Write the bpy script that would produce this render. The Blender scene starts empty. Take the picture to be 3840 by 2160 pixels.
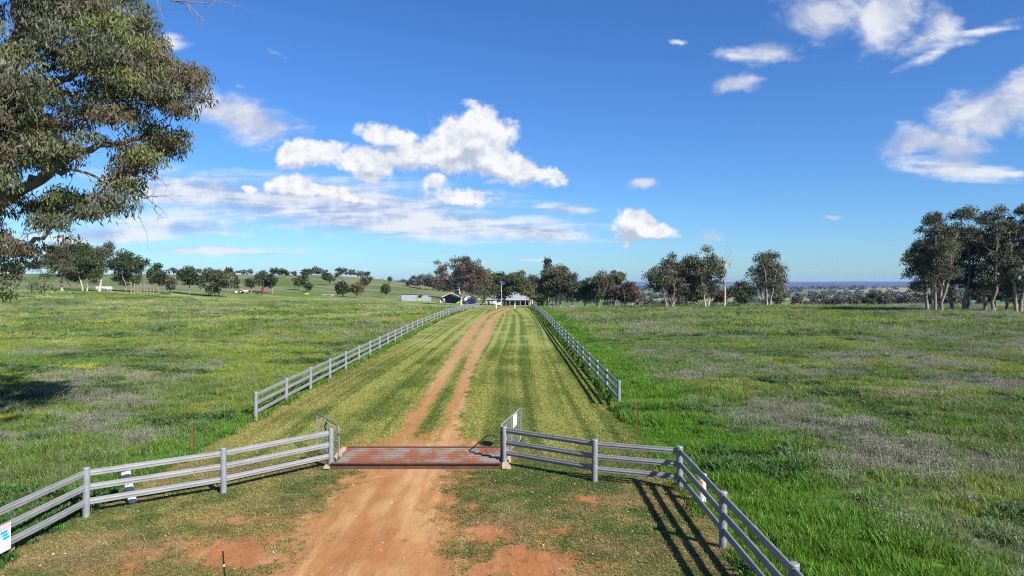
import bpy, math
import numpy as np
from mathutils import Vector, Matrix, Euler

# ------------------------------------------------------------------ camera, world, sun, exposure
SC = bpy.context.scene
COL = SC.collection
R = math.radians
CAM_H = 5.5          # metres above the gateway
FPX = 2640.0         # focal length in pixels of the 3840 px wide photograph
HOR = 1060.0         # row of the horizon in the photograph

cam_d = bpy.data.cameras.new("camera"); cam_d.sensor_width = 36.0
cam_d.lens = 36.0 * FPX / 3840.0
cam_d.clip_start = 0.1; cam_d.clip_end = 60000.0
cam = bpy.data.objects.new("camera", cam_d); COL.objects.link(cam)
cam.location = (0, 0, CAM_H)
cam.rotation_euler = (R(90) - math.atan((1080 - HOR) / FPX), 0, 0)
SC.camera = cam

SUN_EL = math.atan(1 / 1.38); SUN_AZ = math.atan2(1.0, -0.95)
sun_d = bpy.data.lights.new("sun", 'SUN'); sun_d.energy = 5.0; sun_d.angle = R(0.5); sun_d.color = (1.0, 0.94, 0.85)
sun = bpy.data.objects.new("sun", sun_d); COL.objects.link(sun)
sun.rotation_euler = Vector((-1.0, 0.95, -1.0)).to_track_quat('-Z', 'Y').to_euler()
sun.location = (30, -26, 40)

SC.render.engine = 'CYCLES'
SC.view_settings.view_transform = 'Standard'
SC.view_settings.look = 'None'
SC.view_settings.exposure = 1.05
SC.view_settings.gamma = 1.0
SC.view_settings.use_curve_mapping = False
SC.cycles.use_denoising = False
SC.cycles.filter_width = 1.15
SC.cycles.max_bounces = 6
SC.cycles.diffuse_bounces = 2
SC.cycles.glossy_bounces = 2
SC.cycles.transmission_bounces = 3
SC.cycles.volume_bounces = 0
SC.cycles.transparent_max_bounces = 4


class NT:
    """small helper around a node tree"""
    def __init__(self, nt):
        self.t = nt
        for n in list(nt.nodes): nt.nodes.remove(n)
    def n(self, typ, **kw):
        nd = self.t.nodes.new(typ)
        for k, v in kw.items(): setattr(nd, k, v)
        return nd
    def put(self, sock, v):
        if isinstance(v, bpy.types.NodeSocket): self.t.links.new(v, sock)
        elif v is not None: sock.default_value = v
    def math(self, op, a, b=None, c=None, clamp=False):
        nd = self.n('ShaderNodeMath', operation=op); nd.use_clamp = clamp
        self.put(nd.inputs[0], a); self.put(nd.inputs[1], b)
        if c is not None: self.put(nd.inputs[2], c)
        return nd.outputs[0]
    def vmath(self, op, a, b=None, scale=None):
        nd = self.n('ShaderNodeVectorMath', operation=op)
        self.put(nd.inputs[0], a)
        if b is not None: self.put(nd.inputs[1], b)
        if scale is not None: self.put(nd.inputs['Scale'], scale)
        return nd.outputs['Value'] if op in ('LENGTH', 'DOT_PRODUCT') else nd.outputs[0]
    def noise(self, vec, scale, detail=4, rough=0.55, dist=0.0, color=False):
        nd = self.n('ShaderNodeTexNoise')
        self.put(nd.inputs['Vector'], vec); self.put(nd.inputs['Scale'], scale)
        self.put(nd.inputs['Detail'], detail); self.put(nd.inputs['Roughness'], rough)
        self.put(nd.inputs['Distortion'], dist)
        return nd.outputs['Color'] if color else nd.outputs[0]
    def ramp(self, f, stops, interp='LINEAR'):
        nd = self.n('ShaderNodeValToRGB'); cr = nd.color_ramp; cr.interpolation = interp
        while len(cr.elements) < len(stops): cr.elements.new(0.5)
        for e, (p, c) in zip(cr.elements, stops):
            e.position = p; e.color = (c, c, c, 1) if isinstance(c, (int, float)) else (*c, 1)
        self.put(nd.inputs[0], f)
        return nd.outputs[0]
    def mix(self, f, a, b, mode='MIX'):
        nd = self.n('ShaderNodeMix', data_type='RGBA', blend_type=mode)
        self.put(nd.inputs[0], f)
        for s, v in ((nd.inputs[6], a), (nd.inputs[7], b)):
            self.put(s, (*v, 1) if isinstance(v, tuple) and len(v) == 3 else v)
        return nd.outputs[2]
    def smooth(self, v, lo, hi):
        nd = self.n('ShaderNodeMapRange', interpolation_type='SMOOTHSTEP')
        self.put(nd.inputs[0], v); self.put(nd.inputs[1], lo); self.put(nd.inputs[2], hi)
        return nd.outputs[0]
    def sep(self, v):
        nd = self.n('ShaderNodeSeparateXYZ'); self.put(nd.inputs[0], v); return nd.outputs
    def comb(self, x, y, z):
        nd = self.n('ShaderNodeCombineXYZ')
        for s, v in zip(nd.inputs, (x, y, z)): self.put(s, v)
        return nd.outputs[0]


world = bpy.data.worlds.new("World"); SC.world = world; world.use_nodes = True
world.cycles.sampling_method = 'MANUAL'; world.cycles.sample_map_resolution = 256
SKY_K = 0.052


def build_world():
    w = NT(world.node_tree)
    out = w.n('ShaderNodeOutputWorld'); bg = w.n('ShaderNodeBackground')
    bg.inputs[1].default_value = SKY_K
    sky = w.n('ShaderNodeTexSky'); sky.sky_type = 'NISHITA'; sky.sun_disc = False
    sky.sun_elevation = SUN_EL; sky.sun_rotation = SUN_AZ
    sky.altitude = 300; sky.air_density = 1.0; sky.dust_density = 0.4; sky.ozone_density = 3.0
    d = w.n('ShaderNodeTexCoord').outputs['Generated']
    dx, dy, dz = w.sep(d)
    dyc = w.math('MAXIMUM', dy, 0.05)
    u = w.math('DIVIDE', dx, dyc); v = w.math('DIVIDE', dz, dyc)
    uv = w.comb(u, v, 0.0)
    front = w.smooth(dy, 0.25, 0.5)

    def field(clouds, coords):
        acc = None
        for (sx, sy, rx, ry, tilt, k) in clouds:
            mp = w.n('ShaderNodeMapping'); mp.vector_type = 'TEXTURE'
            mp.inputs['Location'].default_value = ((sx - 1920) / FPX, (HOR - sy) / FPX, 0)
            mp.inputs['Rotation'].default_value = (0, 0, R(tilt))
            mp.inputs['Scale'].default_value = (rx * 1.10 / FPX, ry * 1.10 / FPX, 1)
            if acc is None: w.put(mp.inputs['Vector'], coords)
            else:      # evaluated one after the other (keeps the shader's memory small)
                ch = w.n('ShaderNodeVectorMath', operation='MULTIPLY_ADD'); w.put(ch.inputs[0], acc); ch.inputs[1].default_value = (1e-7, 1e-7, 0); w.put(ch.inputs[2], coords)
                w.put(mp.inputs['Vector'], ch.outputs[0])
            ln = w.vmath('LENGTH', mp.outputs[0])
            f = w.math('MULTIPLY_ADD', ln, -1.15, k * 1.15)
            acc = f if acc is None else w.math('MAXIMUM', acc, f)
        return acc

    # heaped clouds (photo column, row, half width, half height, tilt, weight)
    cumulus = [(1385, 618, 120, 66, 0, 1.0), (1470, 515, 175, 58, -10, .8), (1770, 530, 150, 105, 0, 1.15), (1680, 560, 150, 80, 0, 1.0),
               (1590, 590, 250, 75, 0, .95), (1860, 610, 220, 66, -16, 1.0), (1990, 640, 150, 30, -10, .85), (1200, 585, 130, 56, 6, 1.0),
               (1110, 590, 90, 62, 0, 1.0), (1085, 700, 80, 44, 0, 1.05), (1180, 720, 170, 30, -9, .9), (1300, 745, 130, 20, -8, .8),
               (935, 695, 40, 22, 0, .8), (1620, 690, 60, 52, 0, .8), (1700, 745, 150, 46, -3, .85), (2380, 845, 70, 66, 0, 1.15), (2430, 872, 100, 40, 0, 1.0)]
    # thinner torn clouds
    torn = [(930, 440, 240, 82, -14, .95), (800, 410, 120, 60, 0, .8), (2750, 325, 110, 44, 3, .9), (2860, 195, 190, 56, 6, .8), (2760, 215, 90, 40, 0, .6),
            (3090, 60, 180, 100, 8, .9), (3320, 70, 130, 135, -30, 1.0), (3370, 110, 90, 60, -30, .8), (3500, 90, 100, 90, 0, .85), (3420, 50, 50, 60, 40, .6), (3440, 170, 120, 50, 35, .75),
            (3690, 420, 230, 95, 20, 1.05), (3810, 360, 170, 80, 30, 1.0), (3480, 520, 210, 70, 4, 1.0), (3590, 560, 140, 90, 0, .9), (3400, 500, 120, 40, 0, .7),
            (2410, 690, 90, 28, 14, .75), (2530, 160, 45, 18, 0, .5), (3130, 832, 60, 18, 0, .65), (1400, 690, 70, 30, 0, .55), (1860, 685, 90, 26, 5, .6), (2640, 865, 80, 44, 0, .62)]
    # layered streaks
    stratus = [(1150, 760, 880, 100, -3.5, 1.0), (760, 720, 420, 80, -2, 1.0), (1500, 830, 760, 70, -3, 1.0),
               (2000, 870, 260, 45, -3, .95), (2120, 785, 150, 28, 0, .85), (700, 850, 420, 70, 0, .75),
               (800, 940, 560, 40, -2, .6), (1700, 985, 420, 22, 0, .42), (3570, 635, 230, 42, -4, 1.0),
               (3760, 655, 190, 18, 3, .8), (3680, 125, 300, 38, 16, .75), (3470, 215, 160, 38, 30, .6),
               (900, 320, 120, 40, -20, .25), (660, 160, 100, 80, 35, .45), (1030, 205, 120, 30, -10, .25),
               (1080, 470, 190, 34, 0, .6), (2850, 475, 60, 16, 5, .2),
               (2000, 975, 200, 22, 0, .4), (400, 880, 400, 60, 0, .8)]
    wn = w.noise(uv, 9.0, 5, .6, color=True)
    warp = w.vmath('SCALE', w.vmath('SUBTRACT', wn, (0.5, 0.5, 0.5)), scale=0.045)
    uvw = w.vmath('ADD', uv, warp)
    fc = field(cumulus, uvw)
    n1 = w.noise(uv, 22.0, 7, .62)
    n1b = w.noise(w.vmath('ADD', uv, (-0.006, -0.011, 0.0)), 22.0, 7, .62)
    n3 = w.noise(uv, 34.0, 6, .6)
    dens_c = w.math('MULTIPLY_ADD', w.math('SUBTRACT', n3, .5), 1.0, w.math('MULTIPLY_ADD', w.math('SUBTRACT', n1, .5), 1.9, fc))
    a_c = w.math('MULTIPLY', w.smooth(dens_c, -.04, .42), .97)
    ft = field(torn, w.vmath('ADD', uv, w.vmath('SCALE', warp, scale=1.3)))
    n5 = w.noise(w.vmath('MULTIPLY', uv, (1.0, 1.7, 1.0)), 11.0, 8, .60, .35)
    dens_t = w.math('MULTIPLY_ADD', w.math('SUBTRACT', n5, .5), 2.3, ft)
    a_t = w.math('MULTIPLY', w.smooth(dens_t, -.18, .78), .95)
    fup = field(cumulus, w.vmath('ADD', uvw, (.004, .017, 0.0)))
    base_shade = w.smooth(w.math('SUBTRACT', fup, fc), -.05, .55)
    ws = w.vmath('ADD', uv, w.vmath('MULTIPLY', warp, (1.2, .35, 0)))
    fs = field(stratus, ws)
    strv = w.vmath('MULTIPLY', uv, (1.0, 6.5, 1.0))
    rot = w.n('ShaderNodeMapping'); rot.inputs['Rotation'].default_value = (0, 0, R(12)); w.put(rot.inputs['Vector'], strv)
    n2 = w.noise(rot.outputs[0], 7.0, 8, .55, .3)
    ns = w.math('ADD', w.math('MULTIPLY', w.math('SUBTRACT', n2, .5), 2.0), w.math('MULTIPLY', w.math('SUBTRACT', n3, .5), .55))
    a_s = w.math('MULTIPLY', w.smooth(w.math('ADD', fs, ns), -.12, .85), .93)
    # the rest of the sky, outside the picture: the same kind of scattered cloud on a plane overhead
    dzc = w.math('MAXIMUM', dz, 0.06)
    pl = w.comb(w.math('DIVIDE', dx, dzc), w.math('DIVIDE', dy, dzc), 0.0)
    n4 = w.noise(pl, 0.75, 9, .6, .4)
    inside = w.math('MULTIPLY', front, w.math('MULTIPLY', w.math('LESS_THAN', w.math('ABSOLUTE', u), .78), w.math('LESS_THAN', v, .46)))
    a_o = w.math('MULTIPLY', w.math('MULTIPLY', w.smooth(n4, .54, .68), .85), w.math('SUBTRACT', 1.0, inside))
    a_o = w.math('MULTIPLY', a_o, w.smooth(dz, .0, .08))
    # shading of the cloud: relief facing the sun behind the viewer, greyer bases
    relief = w.math('MULTIPLY_ADD', w.math('SUBTRACT', n1, n1b), 3.6, w.math('MULTIPLY_ADD', base_shade, -.75, .82), clamp=True)
    k = 1.0 / (SKY_K * 2 ** SC.view_settings.exposure)
    lit = w.mix(w.math('MULTIPLY', relief, 1.0), (.52 * k, .58 * k, .72 * k), (.98 * k, .98 * k, .99 * k))
    tcol = w.mix(w.smooth(n5, .40, .66), (.50 * k, .57 * k, .75 * k), (.84 * k, .86 * k, .92 * k))
    scol = w.mix(w.smooth(w.math('MULTIPLY_ADD', n3, .35, n2), .52, .78), (.34 * k, .46 * k, .72 * k), (.86 * k, .89 * k, .95 * k))
    hsv = w.n('ShaderNodeHueSaturation'); hsv.inputs['Saturation'].default_value = 1.12; hsv.inputs['Hue'].default_value = 0.503
    w.put(hsv.inputs['Color'], sky.outputs[0])
    clear = w.mix(1.0, hsv.outputs[0], (.64, 1.0, 1.42), 'MULTIPLY')
    c = w.mix(w.math('MULTIPLY', a_s, front), clear, scol)
    c = w.mix(w.math('MULTIPLY', a_t, front), c, tcol)
    c = w.mix(w.math('MULTIPLY', a_c, front), c, lit)
    c = w.mix(a_o, c, (.76 * k, .79 * k, .84 * k))
    w.put(bg.inputs[0], c); w.t.links.new(bg.outputs[0], out.inputs[0])


build_world()

# ------------------------------------------------------------------ helpers: noise, terrain
rng = np.random.default_rng(7)


def sstep(lo, hi, v):
    t = np.clip((v - lo) / (hi - lo), 0, 1); return t * t * (3 - 2 * t)


def vnoise(x, y, seed=0):
    x = np.asarray(x, float); y = np.asarray(y, float)
    xi = np.floor(x).astype(np.int64); yi = np.floor(y).astype(np.int64); xf = x - xi; yf = y - yi
    def h(a, b):
        n = (a * 374761393 + b * 668265263 + seed * 1442695041) & 0xFFFFFFFF
        n = ((n ^ (n >> 13)) * 1274126177) & 0xFFFFFFFF
        n = (n ^ (n >> 16)) & 0xFFFFFFFF
        return n / 4294967295.0
    u = xf * xf * (3 - 2 * xf); v = yf * yf * (3 - 2 * yf)
    return (h(xi, yi) * (1 - u) + h(xi + 1, yi) * u) * (1 - v) + (h(xi, yi + 1) * (1 - u) + h(xi + 1, yi + 1) * u) * v


def fbm(x, y, seed=0, octv=4, rough=.5):
    s = 0; a = 1; t = 0
    x = np.asarray(x, float); y = np.asarray(y, float)
    for i in range(octv):
        s = s + a * vnoise(x, y, seed + i * 17); t += a; a *= rough; x = x * 2.03 + 5.1; y = y * 2.03 + 1.7
    return s / t


YK = [0, 60, 110, 165, 200, 250, 300, 360, 420, 480, 560, 700, 900, 1200]
PROF = {
    -400: [0, .3, 1, 3, 4.2, 5, 6, 8.5, 10.5, 11.5, 11, 5, -8, -30],
    -220: [0, .2, .8, 2.5, 3.8, 4.5, 5, 8, 10, 11.3, 11, 4, -10, -30],
    -130: [0, .1, .5, 1.8, 2.8, 3, 2.8, 5.5, 8.5, 10.8, 10, 2, -16, -30],
    -80: [0, 0, .2, .2, .2, .1, -.1, 2, 4.8, 7, 6.5, -2, -20, -30],
    -40: [0, 0, .1, -.2, -.6, -1.2, -1.7, -.5, 1, 2.6, 1.5, -8, -22, -30],
    -18: [0, .05, .13, -.6, -1.4, -2.4, -2.9, -2.6, -2, -1, -3, -12, -24, -30],
    -4: [0, .1, .2, -.78, -1.57, -2.9, -4.0, -4.5, -5, -6, -10, -18, -26, -30],
    10: [0, .1, .2, -.7, -1.57, -3.2, -4.4, -4.9, -5.3, -7, -11, -18, -26, -30],
    25: [0, 0, .1, -.45, -1.6, -3.6, -4.8, -5.2, -5.6, -8, -12, -18, -26, -30],
    45: [0, 0, .0, -.1, -1.5, -4.2, -6.6, -8.5, -10, -13, -16, -21, -27, -30],
    80: [0, 0, 0, 0, -1.3, -4.5, -8, -12, -15, -18, -21, -25, -28, -30],
    160: [0, 0, 0, .2, -1, -4.2, -8, -12, -15, -18, -21, -25, -28, -30],
    400: [0, 0, .1, .4, -.8, -4, -8, -12, -15, -18, -21, -25, -28, -30]}
LX = np.arange(-700, 701, 4.0); LY = np.arange(-60, 1401, 4.0)


def lattice():
    xs = sorted(PROF)
    A = np.array([np.interp(LY, YK, PROF[k]) for k in xs])           # knots x LY
    G = np.array([np.interp(LX, xs, A[:, j]) for j in range(len(LY))]).T   # LX x LY
    def blur(G, n, ax):
        P = np.pad(G, [(n, n) if a == ax else (0, 0) for a in (0, 1)], mode='edge')
        c = np.cumsum(P, axis=ax); c = np.concatenate([np.zeros_like(np.take(c, [0], ax)), c], ax)
        L = G.shape[ax]
        return (np.take(c, np.arange(2 * n + 1, 2 * n + 1 + L), ax) - np.take(c, np.arange(L), ax)) / (2 * n + 1)
    for _ in range(2):
        G = blur(blur(G, 2, 0), 3, 1)
    return G


LAT = lattice()
LAWN_X0, LAWN_X1 = -10.15, 4.62


def E(x, y):
    """height of the ground"""
    x = np.asarray(x, float); y = np.asarray(y, float)
    fx = np.clip((x + 700) / 4, 0, len(LX) - 1.001); fy = np.clip((y + 60) / 4, 0, len(LY) - 1.001)
    i = fx.astype(int); j = fy.astype(int); a = fx - i; b = fy - j
    z = LAT[i, j] * (1 - a) * (1 - b) + LAT[i + 1, j] * a * (1 - b) + LAT[i, j + 1] * (1 - a) * b + LAT[i + 1, j + 1] * a * b
    r = np.hypot(x, y)
    far = -32 + 16 * (fbm(x / 900 + 3, y / 900 + 8, 31, 4) - .35) \
        + 17 * np.exp(-(((x - 1500) / 700) ** 2 + ((y - 2600) / 500) ** 2)) \
        + (46 + 22 * (fbm(x / 3000, y / 6000, 77, 4) - .5)) * sstep(7000, 12500, r)
    z = z + (far - z) * sstep(800, 1500, np.where(y > 0, r, r * 2))
    off = np.maximum(LAWN_X0 - x, x - LAWN_X1)
    z = z + .22 * (fbm(x / 7, y / 7, 3, 3) - .5) * sstep(.5, 4, off) * (1 - sstep(120, 260, r)) \
          + 1.2 * (fbm(x / 45, y / 45, 9, 3) - .5) * sstep(8, 40, off) * sstep(30, 120, y) * (1 - sstep(600, 900, r))
    return z


def Ez(x, y): return float(E(np.array([x]), np.array([y]))[0])


def wx(sx, d): return (sx - 1920.0) / FPX * d          # photo column at depth d -> metres


def hz(sy, d): return CAM_H + (HOR - sy) * d / FPX     # photo row at depth d -> height


# ------------------------------------------------------------------ helpers: meshes and materials
def set_attr(me, name, typ, dom, data):
    at = me.attributes.new(name, typ, dom)
    key = {'FLOAT': 'value', 'INT': 'value', 'FLOAT_VECTOR': 'vector', 'FLOAT_COLOR': 'color'}[typ]
    at.data.foreach_set(key, np.ascontiguousarray(data, dtype=np.int32 if typ == 'INT' else np.float32).ravel())


def rgba(c): return np.concatenate([c, np.ones((len(c), 1))], 1)


def np_mesh(name, V, polys, smooth=False):
    """V (n,3); polys: list of integer arrays (m,k)"""
    me = bpy.data.meshes.new(name)
    V = np.asarray(V, np.float32)
    me.vertices.add(len(V)); me.vertices.foreach_set('co', V.ravel())
    idx = []; st = []; s = 0
    for P in polys:
        P = np.asarray(P, np.int32)
        if len(P) == 0: continue
        m, k = P.shape
        idx.append(P.ravel()); st.append(s + k * np.arange(m)); s += m * k
    if idx:
        idx = np.concatenate(idx); st = np.concatenate(st)
        me.loops.add(len(idx)); me.loops.foreach_set('vertex_index', idx)
        me.polygons.add(len(st)); me.polygons.foreach_set('loop_start', st.astype(np.int32))
        if smooth: me.polygons.foreach_set('use_smooth', np.ones(len(st), bool))
    me.update(calc_edges=True)
    return me


def put(name, me, mat=None, parent=None, loc=None, rot=None, scale=None):
    o = bpy.data.objects.new(name, me); COL.objects.link(o)
    if mat is not None and me is not None and not me.materials: me.materials.append(mat)
    if parent is not None: o.parent = parent
    if loc is not None: o.location = loc
    if rot is not None: o.rotation_euler = rot
    if scale is not None: o.scale = scale
    return o


def tag(o, label=None, cat=None, group=None, kind=None):
    if label: o['label'] = label
    if cat: o['category'] = cat
    if group: o['group'] = group
    if kind: o['kind'] = kind
    return o


def thing(name, label, cat, loc=(0, 0, 0), rz=0.0, group=None):
    o = bpy.data.objects.new(name, None); COL.objects.link(o); o.empty_display_size = .3
    o.location = loc; o.rotation_euler = (0, 0, rz)
    return tag(o, label, cat, group)


class MB:
    def __init__(self): self.v = []; self.f = []
    def add(self, V, F):
        b = len(self.v); self.v += [tuple(map(float, p)) for p in V]; self.f += [tuple(b + i for i in f) for f in F]; return self
    def box(self, x0, x1, y0, y1, z0, z1):
        V = [(x, y, z) for z in (z0, z1) for y in (y0, y1) for x in (x0, x1)]
        return self.add(V, [(0, 2, 3, 1), (4, 5, 7, 6), (0, 1, 5, 4), (2, 6, 7, 3), (0, 4, 6, 2), (1, 3, 7, 5)])
    def prism(self, prof, a0, a1, axis='x'):
        """closed profile [(p,q)] extruded; axis x: profile in (y,z); axis y: profile in (x,z); axis z: (x,y)"""
        n = len(prof); V = []
        for a in (a0, a1):
            for p, q in prof: V.append({'x': (a, p, q), 'y': (p, a, q), 'z': (p, q, a)}[axis])
        F = [(i, (i + 1) % n, n + (i + 1) % n, n + i) for i in range(n)] + [tuple(range(n))[::-1], tuple(range(n, 2 * n))]
        return self.add(V, F)
    def tube(self, pts, rad, sides=8, cap=True):
        V, F = tube_np(np.array(pts, float), np.array(rad if hasattr(rad, '__len__') else [rad] * len(pts), float), sides)
        b = len(self.v); self.add(V, F)
        if cap:
            n = sides; self.f.append(tuple(b + i for i in range(n))[::-1]); k = b + (len(pts) - 1) * n
            self.f.append(tuple(k + i for i in range(n)))
        return self
    def mesh(self, name, smooth=False):
        me = bpy.data.meshes.new(name); me.from_pydata(self.v, [], self.f); me.update()
        import bmesh
        bm = bmesh.new(); bm.from_mesh(me); bmesh.ops.recalc_face_normals(bm, faces=bm.faces[:]); bm.to_mesh(me); bm.free()
        if smooth:
            me.polygons.foreach_set('use_smooth', np.ones(len(me.polygons), bool))
            me.set_sharp_from_angle(angle=R(40))
        return me
    def build(self, name, mat, parent=None, smooth=False, **kw): return put(name, self.mesh(name, smooth), mat, parent, **kw)


def tube_np(P, rad, sides):
    n = len(P)
    T = np.gradient(P, axis=0); T /= np.linalg.norm(T, axis=1, keepdims=True) + 1e-9
    ref = np.where(np.abs(T[:, 2:3]) > .9, np.array([[1., 0, 0]]), np.array([[0, 0, 1.]]))
    A = np.cross(T, ref); A /= np.linalg.norm(A, axis=1, keepdims=True) + 1e-9
    for i in range(1, n):                                # keep the frame from flipping
        a = A[i - 1] - T[i] * np.dot(A[i - 1], T[i]); A[i] = a / (np.linalg.norm(a) + 1e-9)
    B = np.cross(T, A)
    ang = np.arange(sides) * 2 * np.pi / sides
    V = P[:, None, :] + rad[:, None, None] * (np.cos(ang)[None, :, None] * A[:, None, :] + np.sin(ang)[None, :, None] * B[:, None, :])
    F = []
    for i in range(n - 1):
        for j in range(sides):
            k = (j + 1) % sides
            F.append((i * sides + j, i * sides + k, (i + 1) * sides + k, (i + 1) * sides + j))
    return V.reshape(-1, 3), F


def new_mat(name):
    m = bpy.data.materials.new(name); m.use_nodes = True; w = NT(m.node_tree)
    out = w.n('ShaderNodeOutputMaterial'); p = w.n('ShaderNodeBsdfPrincipled')
    w.t.links.new(p.outputs[0], out.inputs[0])
    w.out = out; w.p = p
    return m, w


def mat(name, c, rough=.7, metal=0.0, vary=.25, scale=8.0, c2=None, bump=0.0, spec=.3, stretch=(1, 1, 1), thresh=(.35, .65), space='Object', grime=.35):
    m, w = new_mat(name)
    tc = w.n('ShaderNodeTexCoord').outputs['Object'] if space == 'Object' else w.n('ShaderNodeNewGeometry').outputs['Position']
    v = w.vmath('MULTIPLY', tc, stretch)
    n = w.noise(v, scale, 6, .6)
    f = w.smooth(n, thresh[0], thresh[1])
    b = c2 if c2 else tuple(x * (1 - vary) for x in c)
    colr = w.mix(f, b, c)
    n2 = w.noise(v, scale * 7, 3, .6)
    colr = w.mix(grime, colr, w.mix(n2, tuple(x * .65 for x in c), tuple(min(1, x * 1.3) for x in c)))
    w.put(w.p.inputs['Base Color'], colr)
    w.p.inputs['Roughness'].default_value = rough; w.p.inputs['Metallic'].default_value = metal
    w.p.inputs['Specular IOR Level'].default_value = spec
    if bump:
        bn = w.n('ShaderNodeBump'); bn.inputs['Strength'].default_value = bump; bn.inputs['Distance'].default_value = .02
        w.put(bn.inputs['Height'], n2); w.t.links.new(bn.outputs[0], w.p.inputs['Normal'])
    return m


def leaf_mat(name, attr='tint', instancer=False, trans=.3, rough=.55):
    m, w = new_mat(name)
    at = w.n('ShaderNodeAttribute'); at.attribute_name = attr
    at.attribute_type = 'INSTANCER' if instancer else 'GEOMETRY'
    colr = at.outputs['Color']
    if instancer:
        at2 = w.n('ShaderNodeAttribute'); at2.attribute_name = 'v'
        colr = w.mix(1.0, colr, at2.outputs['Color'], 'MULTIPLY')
    w.put(w.p.inputs['Base Color'], colr); w.p.inputs['Roughness'].default_value = rough
    w.p.inputs['Specular IOR Level'].default_value = .25
    tr = w.n('ShaderNodeBsdfTranslucent'); w.put(tr.inputs[0], colr)
    mx = w.n('ShaderNodeMixShader'); mx.inputs[0].default_value = trans
    w.t.links.new(w.p.outputs[0], mx.inputs[1]); w.t.links.new(tr.outputs[0], mx.inputs[2])
    w.t.links.new(mx.outputs[0], w.out.inputs[0])
    return m


def ground_mat(name, rough=.95, fine=9.0, amp=.5, bump=.6, bump_scale=14.0, stretch=(1, 1, 1)):
    """base colour from the attribute 'col', broken up by fine noise"""
    m, w = new_mat(name)
    at = w.n('ShaderNodeAttribute'); at.attribute_name = 'col'
    pos = w.vmath('MULTIPLY', w.n('ShaderNodeNewGeometry').outputs['Position'], stretch)
    n1 = w.noise(pos, fine, 5, .65); n2 = w.noise(pos, .35, 4, .6)
    f = w.math('ADD', w.math('MULTIPLY', n1, .75), w.math('MULTIPLY', n2, .25))
    k = w.ramp(f, [(.28, 1 - amp), (.5, 1.0), (.72, 1 + amp)])
    w.put(w.p.inputs['Base Color'], w.mix(1.0, at.outputs['Color'], k, 'MULTIPLY'))
    w.p.inputs['Roughness'].default_value = rough; w.p.inputs['Specular IOR Level'].default_value = .1
    bn = w.n('ShaderNodeBump'); bn.inputs['Strength'].default_value = bump; bn.inputs['Distance'].default_value = .05
    w.put(bn.inputs['Height'], w.noise(pos, bump_scale, 4, .6)); w.t.links.new(bn.outputs[0], w.p.inputs['Normal'])
    return m


M = {}
M['galv'] = mat('galvanised_steel', (.235, .24, .25), .55, .2, c2=(.12, .122, .122), scale=1.6, spec=.5, stretch=(1, 1, 5), space='P', grime=.6)
M['galv_post'] = mat('galvanised_post', (.23, .245, .26), .5, .2, c2=(.16, .17, .18), scale=5, spec=.5)
M['rust'] = mat('rusty_beam', (.11, .055, .04), .85, .2, c2=(.06, .035, .03), scale=4)
M['picket'] = mat('rusty_picket', (.16, .055, .03), .85, .1, c2=(.09, .03, .02), scale=10)
M['concrete'] = mat('concrete', (.42, .33, .23), .9, 0, c2=(.30, .22, .15), scale=4, bump=.3)
M['white'] = mat('white_plastic', (.66, .66, .65), .4, 0, vary=.06, scale=5)
M['whitepaint'] = mat('white_paint', (.58, .58, .57), .6, 0, vary=.12, scale=3)
M['orange'] = mat('orange_reflector', (.80, .30, .02), .3, 0, c2=(.5, .12, .02), scale=30)
M['black'] = mat('black_plastic', (.012, .012, .012), .25, 0, vary=.2, spec=.6)
M['dark'] = mat('dark_steel', (.04, .04, .045), .5, .5)
M['glass'] = mat('window_glass', (.03, .035, .04), .08, 0, vary=.3, spec=.8)
M['roofing'] = mat('pale_roofing', (.29, .31, .345), .5, .2, vary=.12, scale=2, stretch=(4, .4, 1))
M['tin'] = mat('old_tin_sheet', (.36, .395, .43), .5, .3, c2=(.27, .29, .31), scale=1.2, stretch=(3, 3, .3))
M['cladding'] = mat('white_cladding', (.50, .50, .49), .7, 0, vary=.1, scale=2, stretch=(.4, .4, 6))
M['shade_wall'] = mat('shaded_cladding', (.16, .165, .17), .7, 0, vary=.15, scale=2)  # white cladding with the carport's shade put into its colour
M['shaded_brick'] = mat('shaded_brick', (.075, .04, .03), .85, 0, c2=(.12, .07, .05), scale=9)  # dark red brick, darkened further to paint in the verandah's shade
M['lime'] = mat('lime_plastic', (.22, .80, .02), .4, 0, vary=.1)
M['timber'] = mat('weathered_timber', (.22, .19, .165), .9, 0, c2=(.12, .10, .085), scale=4, stretch=(1, 1, .2))
M['redpaint'] = mat('faded_red_paint', (.22, .05, .03), .7, 0, vary=.3)
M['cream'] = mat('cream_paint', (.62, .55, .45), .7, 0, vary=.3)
M['log'] = mat('grey_log', (.22, .18, .15), .9, 0, c2=(.12, .10, .085), scale=6, bump=.5)
M['bark_pale'] = mat('pale_gum_bark', (.40, .35, .30), .8, 0, c2=(.24, .19, .155), scale=1.3, stretch=(1, 1, .35), space='P')
M['bark_dark'] = mat('dark_gum_bark', (.20, .165, .14), .9, 0, c2=(.09, .07, .06), scale=1.8, stretch=(1, 1, .3), space='P')
M['bark_mid'] = mat('grey_gum_bark', (.24, .205, .18), .85, 0, c2=(.11, .09, .075), scale=1.5, stretch=(1, 1, .35), space='P')
M['leaf'] = leaf_mat('gum_leaves', trans=.22)
M['blade'] = leaf_mat('grass_blades', instancer=True, trans=.35, rough=.6)
M['paddock'] = ground_mat('paddock_ground', amp=.55, fine=3.0)
M['lawn'] = ground_mat('mown_grass_ground', amp=.42, fine=11.0, bump=.5, bump_scale=30)
M['dirt'] = ground_mat('red_dirt', amp=.22, fine=2.2, bump=.35, bump_scale=9, stretch=(1.6, .45, 1))

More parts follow.
